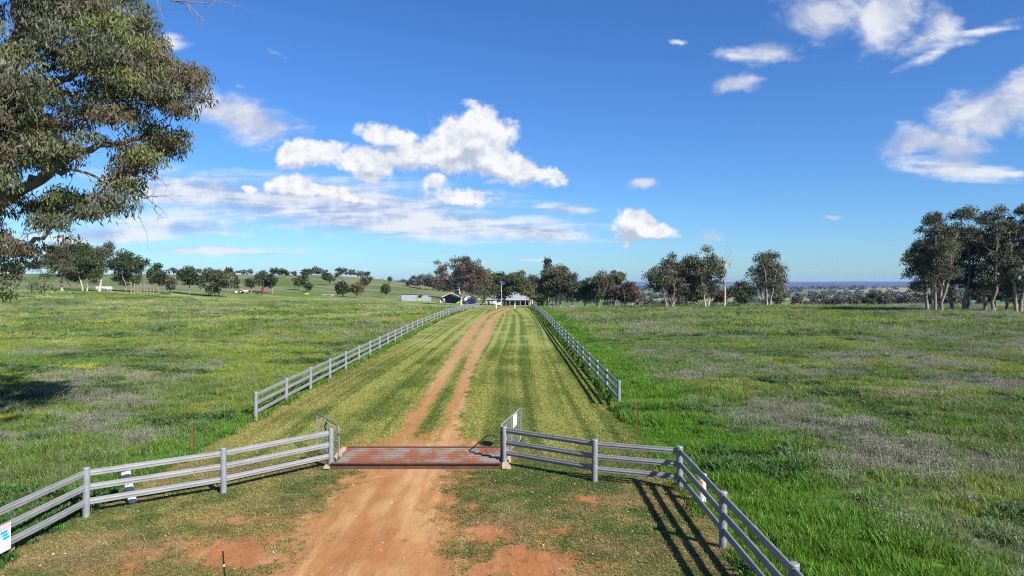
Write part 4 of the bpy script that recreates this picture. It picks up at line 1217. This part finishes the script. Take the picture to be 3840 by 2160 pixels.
    A('brown-topped gum behind the maroon tree', 2372, 196, 1055, 60, bare=.2, tint='brown', bark='bark_pale', seed=128)
    for i, (sx, d, top, wd) in enumerate(sorted([(2085, 330, 1050, 90), (2150, 345, 1060, 80), (2215, 350, 1070, 70), (2290, 360, 1075, 80), (2010, 350, 1045, 60)])):
        A('shadowy gum in the belt behind the homestead row, %s from the left' % ORD[i], sx, d, top, wd, bare=.12, tint='grey', bark='bark_mid', seed=140 + i, group='background gums behind the homestead')
    # --- clump in the middle of the right paddock
    A('wide many-stemmed gum at the left of the mid-right clump', 2512, 165, 950, 172, bare=.26, stems=4, tint='gum', bark='bark_mid', seed=150, dens=.85, lean=-.04)
    A('leaning gum with dense dark crown in the middle of the mid-right clump', 2560, 168, 958, 165, bare=.18, stems=3, tint='gum', bark='bark_pale', seed=151, lean=.10, dens=1.1)
    A('tall gum with pale slanting stems at the right of the mid-right clump', 2652, 164, 924, 132, bare=.34, stems=2, tint='gum', bark='bark_pale', seed=152, dens=.75)
    dead_tree('bare white dead tree beside the mid-right clump', 2717, 163, 950, 70, 153)
    A('low brown bush behind the dead tree', 2700, 190, 1082, 70, kind='round', stems=3, bare=.05, tint='brown', bark='bark_dark', seed=154, name='bush', cat='bush')
    A('dark twisted low tree left of the tall pale-stemmed gum', 2782, 164, 1054, 96, bare=.12, stems=3, tint='dense', bark='bark_dark', seed=155)
    A('tall gum with a fan of pale stems standing alone in the right paddock', 2878, 164, 942, 150, bare=.28, stems=5, tint='gum', bark='bark_pale', seed=156, dens=.72)
    A('side growth of low foliage right of the fan-stemmed gum', 2925, 170, 1082, 64, kind='round', stems=3, bare=.05, tint='gum', bark='bark_mid', seed=157, name='bush', cat='bush', dens=.7)
    A('low dark bush under the wide many-stemmed gum', 2600, 176, 1078, 90, kind='round', stems=3, bare=.05, tint='gum', bark='bark_dark', seed=158, name='bush', cat='bush', dens=.9)
    # --- the tall group at the right edge
    A('many-stemmed tall gum leftmost of the group at the right edge', 3506, 127, 795, 222, bare=.22, stems=5, tint='olive', bark='bark_mid', seed=160, dens=1.0, ncl=120)
    A('tall gum second from the left in the group at the right edge', 3600, 131, 778, 215, bare=.26, stems=3, tint='olive', bark='bark_mid', seed=161, dens=1.0, ncl=110)
    A('tall gum with dark stems in the middle of the group at the right edge', 3722, 126, 775, 175, bare=.30, stems=3, tint='olive', bark='bark_dark', seed=162, dens=.95, ncl=95)
    A('thin young gum between the taller stems at the right edge', 3775, 127, 985, 110, bare=.2, stems=1, tint='olive', bark='bark_dark', seed=163, dens=.9)
    A('tall gum cut by the right border of the picture', 3822, 125, 763, 190, bare=.30, stems=2, tint='olive', bark='bark_mid', seed=164, dens=1.0, ncl=95)
    A('brown bush behind the tall group at the right edge', 3690, 185, 1065, 120, kind='round', stems=4, bare=.04, tint='brown', bark='bark_dark', seed=165, name='bush', cat='bush')
    A('dark bush at the right border behind the tall group', 3828, 180, 1110, 60, kind='round', stems=3, bare=.04, tint='dense', bark='bark_dark', seed=166, name='bush', cat='bush')
    A('compact bright green shrub on the crest left of the tall group', 3264, 205, 1098, 54, kind='round', stems=2, bare=.03, tint='dense', bark='bark_dark', seed=167, name='shrub', cat='shrub')
    for i, (sx, d, top, wd) in enumerate(sorted([(2995, 300, 1108, 70), (3055, 285, 1118, 60), (3115, 270, 1104, 90), (3180, 265, 1110, 84), (3225, 320, 1104, 70), (3310, 300, 1102, 90), (3360, 260, 1112, 80), (3410, 250, 1106, 80), (3455, 265, 1098, 80), (3560, 260, 1080, 110), (3330, 420, 1090, 90), (2560, 300, 1118, 60), (2450, 290, 1124, 80), (2500, 300, 1120, 60), (2420, 330, 1112, 70)])):
        A('grey shrub in the scrub beyond the right paddock, %s from the left' % ORD[i], sx, d, top, wd, kind='gum' if i % 2 else 'round', stems=3, bare=.04, tint='grey', bark='bark_mid', seed=170 + i, name='shrub', cat='shrub', group='scrub below the right crest', dens=.85)


build_trees()


def valley_trees():
    """scattered trees of the far valley: five meshes shared by all"""
    g = np.random.default_rng(5); protos = []
    for k in range(6):
        wood, cl, rc = grow(g, 8.0, 8.5, 8.5, 1, .12, 16, 'gum' if k % 2 else 'round', .25)
        V, Q, Cc = leaves(g, cl, rc, 900 * rc ** 2 / np.sum(rc ** 2), 1.1, TINT['grey' if k % 3 else 'gum'], .5, .8, .6)
        nv = sum(len(v) for v in wood.V); F = np.vstack(wood.F)
        me = np_mesh('valley_tree', np.vstack(wood.V + [V]), [F, Q + nv])
        set_attr(me, 'tint', 'FLOAT_COLOR', 'POINT', rgba(np.vstack([np.tile([[.14, .12, .10]], (nv, 1)), Cc])))
        me.materials.append(M['leaf']); protos.append(me)
    n = 0
    while n < 230:
        d = 560 * math.exp(g.random() * 1.75); sx = g.uniform(2330, 3900)
        x = wx(sx, d)
        if fbm(np.array([x / 260]), np.array([d / 170]), 91, 3)[0] < .47 and g.random() < .85: continue
        s = g.uniform(.75, 1.45)
        o = bpy.data.objects.new('valley_tree', protos[g.integers(0, 6)]); COL.objects.link(o)
        o.location = (x, d, Ez(x, d) - .3); o.scale = (s * g.uniform(.9, 1.3), s * g.uniform(.9, 1.3), s); o.rotation_euler = (0, 0, g.uniform(0, 6.28))
        tag(o, 'small dark tree among the scattered trees of the far valley', 'tree', 'trees scattered over the far valley'); n += 1
    # the woods further out merge into one mass
    VV = []; QQ = []; CC = []; b = 0
    for k in range(1500):
        d = 1500 * math.exp(g.random() * 1.9); x = wx(g.uniform(900, 4000), d)
        if fbm(np.array([x / 900]), np.array([d / 500 + 4]), 53, 4)[0] < .47: continue
        s = g.uniform(7, 12); n = 46
        c = np.array([[x, d, Ez(x, d) + s * .45]])
        V, Q, Cc = leaves(g, c, np.array([s * 1.1]), np.array([n]), s * .6, TINT['grey'], .3, .5, .8)
        VV.append(V); QQ.append(Q + b); CC.append(Cc); b += len(V)
    me = np_mesh('distant_woodland', np.vstack(VV), [np.vstack(QQ)]); set_attr(me, 'tint', 'FLOAT_COLOR', 'POINT', rgba(np.vstack(CC)))
    tag(put('distant_woodland', me, M['leaf']), 'far woods merging into dark bands below the horizon', 'woodland', kind='stuff')


valley_trees()


# ------------------------------------------------------------------ the big gum on the left, near enough to show leaves
def big_gum():
    g = np.random.default_rng(23)
    bx, by = -21.0, 24.0; bz = Ez(bx, by)
    sil = [(-500, -420), (300, -420), (470, -150), (560, 0), (595, 130), (690, 235), (800, 285), (815, 345), (770, 410), (775, 445), (690, 460), (735, 520), (720, 560), (650, 625), (585, 655), (540, 720), (490, 770),
           (478, 850), (420, 895), (330, 830), (240, 850), (150, 950), (60, 985), (-60, 1010), (-400, 900)]
    sp = np.array(sil, float)
    def inside(x, y):
        c = False; j = len(sp) - 1
        for i in range(len(sp)):
            if (sp[i, 1] > y) != (sp[j, 1] > y) and x < (sp[j, 0] - sp[i, 0]) * (y - sp[i, 1]) / (sp[j, 1] - sp[i, 1]) + sp[i, 0]: c = not c
            j = i
        return c
    holes = [(270, 310, 60, 42), (380, 590, 100, 45), (150, 690, 90, 40), (470, 500, 50, 35), (60, 860, 70, 50), (330, 700, 90, 36), (640, 480, 40, 26), (560, 430, 30, 26), (20, 120, 30, 60)]
    cl = []; rc = []
    tries = 0
    while len(cl) < 580 and tries < 60000:
        tries += 1
        px = g.uniform(-480, 830); py = g.uniform(-400, 1000); r = g.uniform(.42, .85)
        d = 24 + g.normal() * 2.2 * (.5 if px > 500 else 1)
        rp = r * FPX / d * .45
        if not all(inside(px + rp * math.cos(a), py + rp * .8 * math.sin(a)) for a in np.linspace(0, 6.283, 9)): continue
        if any(((px - hx) / (hw + rp * .7)) ** 2 + ((py - hy) / (hh + rp * .5)) ** 2 < 1 for hx, hy, hw, hh in holes): continue
        p = np.array([wx(px, d) - bx, d - by, hz(py, d) - bz])
        if any(np.sum((p - q) ** 2) < (.41 * (r + s)) ** 2 for q, s in zip(cl, rc)): continue
        cl.append(p); rc.append(r)
    cl = np.array(cl); rc = np.array(rc)
    w = Wood()
    # trunk stands just outside the picture; main limbs reach right into it
    trunk = np.array([(0, 0, -.4), (.1, 0, 1.0), (.3, .1, 3.0), (.5, .1, 5.0), (1.2, .1, 7.0)]); V, F = tube_np(trunk, np.array([.75, .55, .5, .46, .42]), 12)
    w.V.append(V); w.F.append(np.array(F)); w.n = len(V); w.nodes += list(trunk[2:]); w.nr += [.5, .46, .42]
    def at(px, py, d): return np.array([wx(px, d) - bx, d - by, hz(py, d) - bz])
    def path(pts, r0, r1):
        P = np.array(pts); t = np.linspace(0, len(P) - 1, 4 * len(P) - 3); Q = np.stack([np.interp(t, np.arange(len(P)), P[:, k]) for k in range(3)], 1)
        Q[1:-1] += g.normal(size=(len(Q) - 2, 3)) * .06; w.limb(Q, r0, r1, 9)
    path([trunk[4], at(-60, 560, 24.2), at(40, 260, 24), at(75, 60, 24), at(110, -200, 24)], .34, .14)
    path([at(20, 330, 23.3), at(120, 190, 23.0), at(250, 60, 22.6), at(330, -120, 22.4)], .20, .07)
    path([trunk[3], at(-120, 720, 24.2), at(30, 600, 24.4), at(180, 330, 24.6), at(300, 280, 24.8), at(480, 250, 24.6)], .30, .05)
    path([at(180, 335, 24.6), at(360, 380, 25), at(540, 360, 25.2), at(660, 330, 25.2)], .10, .03)
    path([trunk[3], at(-60, 800, 23.5), at(110, 690, 23.6), at(250, 600, 23.8), at(380, 540, 24), at(520, 520, 24), at(640, 470, 24)], .26, .03)
    path([trunk[2], at(-150, 930, 22.6), at(70, 960, 22.2), at(160, 880, 22.0), at(290, 790, 21.8), at(400, 700, 21.7)], .12, .03)
    path([at(110, 690, 23.6), at(170, 640, 23.2), at(300, 640, 23.0), at(420, 690, 23)], .08, .03)
    path([at(40, 260, 23.3), at(-120, 120, 24), at(-300, -100, 25)], .22, .08)
    path([trunk[4], at(-250, 500, 25), at(-400, 200, 26)], .25, .08)
    # twigs carry each clump
    order = np.argsort(-rc)
    for i in order:
        c = cl[i]; N = np.array(w.nodes); Rr = np.array(w.nr)
        dd = np.linalg.norm(N - c, axis=1); j = int(np.argmin(dd)); L = dd[j]
        ra = min(Rr[j] * .6, .012 + .012 * L); w.limb(bez(N[j], c, .10, 7, g, .025), ra, .008, 5)
        for q in range(3):
            e = c + g.normal(size=3) * rc[i] * .55; w.limb(bez(c + g.normal(size=3) * .08, e, .0, 4, g, .05), .010, .004, 3, False)
    bare = Wood()     # leafless twigs at the top and below
    for pts in ([(560, -40), (640, 5), (720, 25), (760, 70)], [(640, 5), (760, 10), (860, 12), (960, 52)], [(700, 20), (730, 50), (770, 80)], [(590, -10), (600, 40), (615, 70)],
                [(480, 700), (540, 745), (600, 775), (630, 820)], [(540, 745), (580, 740), (620, 735)], [(500, 720), (520, 790), (545, 860)], [(560, 640), (600, 670), (625, 700)], [(585, 770), (590, 800), (610, 815)],
                [(140, 990), (165, 960), (160, 900)], [(60, 1010), (70, 1060), (60, 1090)], [(130, 960), (150, 1010), (142, 1075)], [(118, 1085), (142, 1060), (160, 1030)]):
        P = np.array([at(px, py, 23.4) for px, py in pts]); t = np.linspace(0, len(P) - 1, 9); Q = np.stack([np.interp(t, np.arange(len(P)), P[:, k]) for k in range(3)], 1)
        Q[1:-1] += g.normal(size=(7, 3)) * .03; bare.limb(Q, .022, .005, 4)
        for q in range(5):
            a = Q[g.integers(2, 9)]; bare.limb(bez(a, a + np.array([g.normal() * .3, g.normal() * .2, g.normal() * .3]), 0, 4, g, .06), .008, .003, 3, False)
    per = 300 * (rc / .62) ** 2
    V, Q, Cc = leaves(g, cl, rc, per, .17, TINT['near'], 1.1, .8, .27)
    # loose sprays hanging at the left border and a few leaves on the bare twigs
    sc = np.array([at(px, py, 22.5) for px, py in ((5, 1010), (30, 1040), (10, 1075), (45, 985), (20, 1110), (150, 1075), (112, 985), (262, 900), (150, 930), (100, 1000))])
    V2, Q2, C2 = leaves(g, sc, np.full(len(sc), .45), np.full(len(sc), 90), .15, TINT['near'], .9, .8, .28)
    t = thing('big_gum_tree', 'big near gum tree filling the upper left of the picture', 'tree', (bx, by, bz))
    put('trunk', w.mesh('trunk'), M['bark_mid'], t); put('bare_twigs', bare.mesh('bare_twigs'), M['bark_mid'], t)
    me = np_mesh('crown', np.vstack([V, V2]), [Q, Q2 + len(V)]); set_attr(me, 'tint', 'FLOAT_COLOR', 'POINT', rgba(np.vstack([Cc, C2])))
    put('crown', me, M['leaf'], t)


big_gum()


# ------------------------------------------------------------------ grass, flowers, litter
SRC = {}


def tuft(name, seed, n, h, spread, width, lean, seg=2, head=0.0):
    g = np.random.default_rng(seed); V = []; F4 = []; F3 = []; col = []
    for i in range(n):
        a = g.uniform(0, 6.283); p = np.array([math.cos(a), math.sin(a), 0]) * spread * math.sqrt(g.random())
        b = g.uniform(0, 6.283); o = np.array([math.cos(b), math.sin(b), 0]); s = np.array([-math.sin(b), math.cos(b), 0])
        s = s * math.cos(.6) + o * math.sin(.6) * (1 if g.random() < .5 else -1)
        hh = h * g.uniform(.55, 1.15); ln = lean * hh * g.uniform(.3, 1.4); w = width * g.uniform(.7, 1.3); k = len(V); v = g.uniform(.65, 1.3)
        m = p + o * ln * .35 + np.array([0, 0, hh * .55]); e = p + o * ln + np.array([0, 0, hh])
        V += [p - s * w * .5, p + s * w * .5, m + s * w * .42, m - s * w * .42, e]
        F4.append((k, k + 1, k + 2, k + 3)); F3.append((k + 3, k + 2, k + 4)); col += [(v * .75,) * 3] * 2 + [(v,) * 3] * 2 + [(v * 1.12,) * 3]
        if head and g.random() < .8:
            for q in range(3):
                k = len(V); c = e + g.normal(size=3) * head * 1.6; r = head * g.uniform(.6, 1.2)
                u1 = g.normal(size=3); u1 /= np.linalg.norm(u1); u2 = np.cross(u1, g.normal(size=3)); u2 /= np.linalg.norm(u2)
                V += [c + u1 * r, c + u2 * r, c - u1 * r, c - u2 * r]; F4.append((k, k + 1, k + 2, k + 3)); col += [(1.25,) * 3] * 4
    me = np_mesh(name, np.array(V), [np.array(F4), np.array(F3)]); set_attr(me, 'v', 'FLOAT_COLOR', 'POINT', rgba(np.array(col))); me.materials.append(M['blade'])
    return me


def speck(name, seed, n, r, spread, h):
    g = np.random.default_rng(seed); V = []; F = []
    for i in range(n):
        c = np.array([g.normal() * spread, g.normal() * spread, h * g.uniform(.7, 1.1)]); u1 = g.normal(size=3) * np.array([1, 1, .35]); u1 /= np.linalg.norm(u1)
        u2 = np.cross(u1, np.array([0, 0, 1]) + g.normal(size=3) * .3); u2 /= np.linalg.norm(u2); k = len(V)
        V += [c + u1 * r, c + u2 * r * .6, c - u1 * r, c - u2 * r * .6]; F.append((k, k + 1, k + 2, k + 3))
    me = np_mesh(name, np.array(V), [np.array(F)]); set_attr(me, 'v', 'FLOAT_COLOR', 'POINT', np.ones((len(V), 4))); me.materials.append(M['blade'])
    return me


def scatter(name, label, cat, X, Y, scl, tint, idx, meshes, lift=0.0, tilt=.12):
    col = bpy.data.collections.new(name + '_source')
    for i, me in enumerate(meshes):
        o = bpy.data.objects.new('%s_src_%02d' % (name, i), me); col.objects.link(o)
    n = len(X); me = np_mesh(name, np.stack([X, Y, E(X, Y) + lift], 1), [])
    set_attr(me, 'scl', 'FLOAT', 'POINT', scl); set_attr(me, 'tint', 'FLOAT_COLOR', 'POINT', rgba(tint)); set_attr(me, 'idx', 'INT', 'POINT', idx)
    set_attr(me, 'rot', 'FLOAT_VECTOR', 'POINT', np.stack([rng.normal(0, tilt, n), rng.normal(0, tilt, n), rng.uniform(0, 6.283, n)], 1))
    o = tag(put(name, me), label, cat, kind='stuff')
    ng = bpy.data.node_groups.new(name + '_nodes', 'GeometryNodeTree')
    ng.interface.new_socket('Geometry', in_out='INPUT', socket_type='NodeSocketGeometry'); ng.interface.new_socket('Geometry', in_out='OUTPUT', socket_type='NodeSocketGeometry')
    gi = ng.nodes.new('NodeGroupInput'); go = ng.nodes.new('NodeGroupOutput'); ip = ng.nodes.new('GeometryNodeInstanceOnPoints')
    ci = ng.nodes.new('GeometryNodeCollectionInfo'); ci.inputs[0].default_value = col; ci.inputs['Separate Children'].default_value = True; ci.inputs['Reset Children'].default_value = True
    def na(nm, typ):
        q = ng.nodes.new('GeometryNodeInputNamedAttribute'); q.data_type = typ; q.inputs[0].default_value = nm; return q.outputs[0]
    L = ng.links.new
    L(gi.outputs[0], ip.inputs['Points']); L(ci.outputs[0], ip.inputs['Instance']); ip.inputs['Pick Instance'].default_value = True
    L(na('idx', 'INT'), ip.inputs['Instance Index']); L(na('rot', 'FLOAT_VECTOR'), ip.inputs['Rotation']); L(na('scl', 'FLOAT'), ip.inputs['Scale']); L(ip.outputs[0], go.inputs[0])
    md = o.modifiers.new('scatter', 'NODES'); md.node_group = ng
    return o


def frustum_points(n, y0, y1, power):
    """points over the ground the picture shows and a margin, thinning out with distance"""
    t = rng.random(n); Y = (y0 ** power + t * (y1 ** power - y0 ** power)) ** (1 / power)
    return rng.uniform(-1, 1, n) * (.80 * Y + 4), Y


def build_grass():
    tall = [tuft('tall_%d' % k, 300 + k, 20, .19, .14, .014, .45) for k in range(4)] + [tuft('dry_%d' % k, 320 + k, 12, .30, .16, .008, .35, head=.010) for k in range(3)] + [tuft('weed_%d' % k, 330 + k, 16, .16, .16, .045, 1.1) for k in range(2)]
    X1, Y1 = frustum_points(300000, 8, 75, 1.2); X2, Y2 = frustum_points(150000, 70, 210, 1.1)
    X = np.concatenate([X1, X2]); Y = np.concatenate([Y1, Y2]); big = np.concatenate([np.ones(len(X1)), np.full(len(X2), 1.7)])
    keep = ((X < LAWN_X0 - .05 + .15 * rng.normal(size=len(X))) | (X > LAWN_X1 - .15 + .1 * rng.normal(size=len(X))))
    keep &= ~((Y > 200) & (X > -30) & (X < 12))
    X = X[keep]; Y = Y[keep]; big = big[keep]; n = len(X)
    dry, lush, yel, pale, nA, nB, nC = paddock_parts(X, Y)
    c = paddock_col(X, Y) * 1.25 * rng.uniform(.75, 1.25, (n, 1)) * np.clip(rng.normal(1, .10, (n, 3)), .75, 1.3)
    yl = rng.random(n) < .10 * (1 - .8 * lush); c[yl] = lerp(c[yl], np.array([.24, .25, .06]), rng.uniform(.3, .8, yl.sum()))
    idx = rng.integers(0, 4, n)
    isd = rng.random(n) < dry * .42 + .03 * (1 - lush)
    c[isd] = C['dry'] * 1.1 * rng.uniform(.75, 1.25, (isd.sum(), 1)); idx[isd] = rng.integers(4, 7, isd.sum())
    weed = (rng.random(n) < sstep(.60, .70, fbm(X / 4 + 1, Y / 3, 19, 4)) * .75) | ((X < -9.9) & (X > -13.6) & (Y < 18.5) & (rng.random(n) < .8)); weed &= ~isd
    idx[weed] = rng.integers(7, 9, weed.sum()); c[weed] = np.array([.055, .115, .03]) * rng.uniform(.7, 1.3, (weed.sum(), 1))
    s = big * rng.uniform(.7, 1.25, n) * (.55 + .9 * sstep(.3, .72, fbm(X / .9, Y / .9, 71, 3))) * np.where(lush > .5, 1.1, 1.0)
    near_fence = (X > LAWN_X1 - .2) & (X < 5.4) & (Y < 27); s[near_fence] *= .6
    scatter('tall_grass', 'uncut green and grey grass covering the paddocks', 'grass', X, Y, s, c, idx, tall)
    # flowers in the paddocks
    fl = [speck('flower_%d' % k, 340 + k, 7, .019, .12, .20) for k in range(3)]
    X, Y = frustum_points(160000, 12, 190, 1.15); dry, lush, yel, pale, *_ = paddock_parts(X, Y)
    off = (X < LAWN_X0) | (X > LAWN_X1)
    ky = off & (rng.random(len(X)) < yel * .55 + .003); kp = off & ~ky & (rng.random(len(X)) < pale * .35)
    X2 = np.concatenate([X[ky], X[kp]]); Y2 = np.concatenate([Y[ky], Y[kp]])
    c = np.vstack([np.tile([[.62, .52, .02]], (ky.sum(), 1)), np.tile([[.58, .58, .34]], (kp.sum(), 1))]) * rng.uniform(.8, 1.2, (len(X2), 1))
    scatter('wild_flowers', 'yellow and cream flowers in drifts through the paddocks', 'flowers', X2, Y2, .8 + Y2 / 60, c, rng.integers(0, 3, len(X2)), fl)
    # short turf
    short = [tuft('short_%d' % k, 350 + k, 12, .026, .09, .011, .8) for k in range(4)]
    n = 240000; t = rng.random(n); Y = (7 ** .9 + t * (62 ** .9 - 7 ** .9)) ** (1 / .9); X = rng.uniform(LAWN_X0, LAWN_X1, n)
    dm = dirt(X, Y); keep = (rng.random(n) < sstep(.85, .12, dm)) & ~((Y > 20.4) & (Y < 22.8) & (X > -5.6) & (X < .05)) & ~((Y < 21) & (rng.random(n) < .35 * sstep(.5, .7, fbm(X / 2.1 + 7, Y / 1.6, 29, 4, .6))))
    keep &= rng.random(n) < sstep(62, 36, Y)
    X = X[keep]; Y = Y[keep]; c = lawn_col(X, Y) * np.array([1.40, 1.36, 1.35]) * rng.uniform(.85, 1.18, (len(X), 1))
    scatter('short_turf', 'short mown turf between the driveway fences', 'grass', X, Y, rng.uniform(.7, 1.3, len(X)) * (1 + Y / 70), c, rng.integers(0, 4, len(X)), short)
    # dry leaves and bark chips on the turf and earth in front of the gate
    lit = [speck('litter_%d' % k, 360 + k, 1, .030, .01, .012) for k in range(3)]
    n = 2600; Y = 8 + 22 * rng.random(n) ** 1.3; X = rng.uniform(-9.8, 4.2, n); keep = ~((Y > 20.4) & (Y < 22.8) & (X > -5.5) & (X < -.2)); X = X[keep]; Y = Y[keep]
    c = np.array([.52, .42, .35]) * rng.uniform(.6, 1.35, (len(X), 1))
    scatter('leaf_litter', 'pale fallen leaves and bark chips strewn over the entrance', 'litter', X, Y, rng.uniform(.45, 1.15, len(X)), c, rng.integers(0, 3, len(X)), lit, .018, .25)


build_grass()

# ------------------------------------------------------------------ haze
hm = bpy.data.materials.new('haze_air'); hm.use_nodes = True; hw = NT(hm.node_tree)
ho = hw.n('ShaderNodeOutputMaterial'); hv = hw.n('ShaderNodeVolumePrincipled')
hv.inputs['Color'].default_value = (.34, .52, 1.0, 1); hv.inputs['Density'].default_value = 5.0e-5; hv.inputs['Anisotropy'].default_value = 0.0
hw.t.links.new(hv.outputs[0], ho.inputs['Volume'])
tag(MB().box(-17000, 17000, -17000, 17000, -42, 44).build('haze', hm), 'thin blue haze in the air over the whole valley', 'haze', kind='stuff')
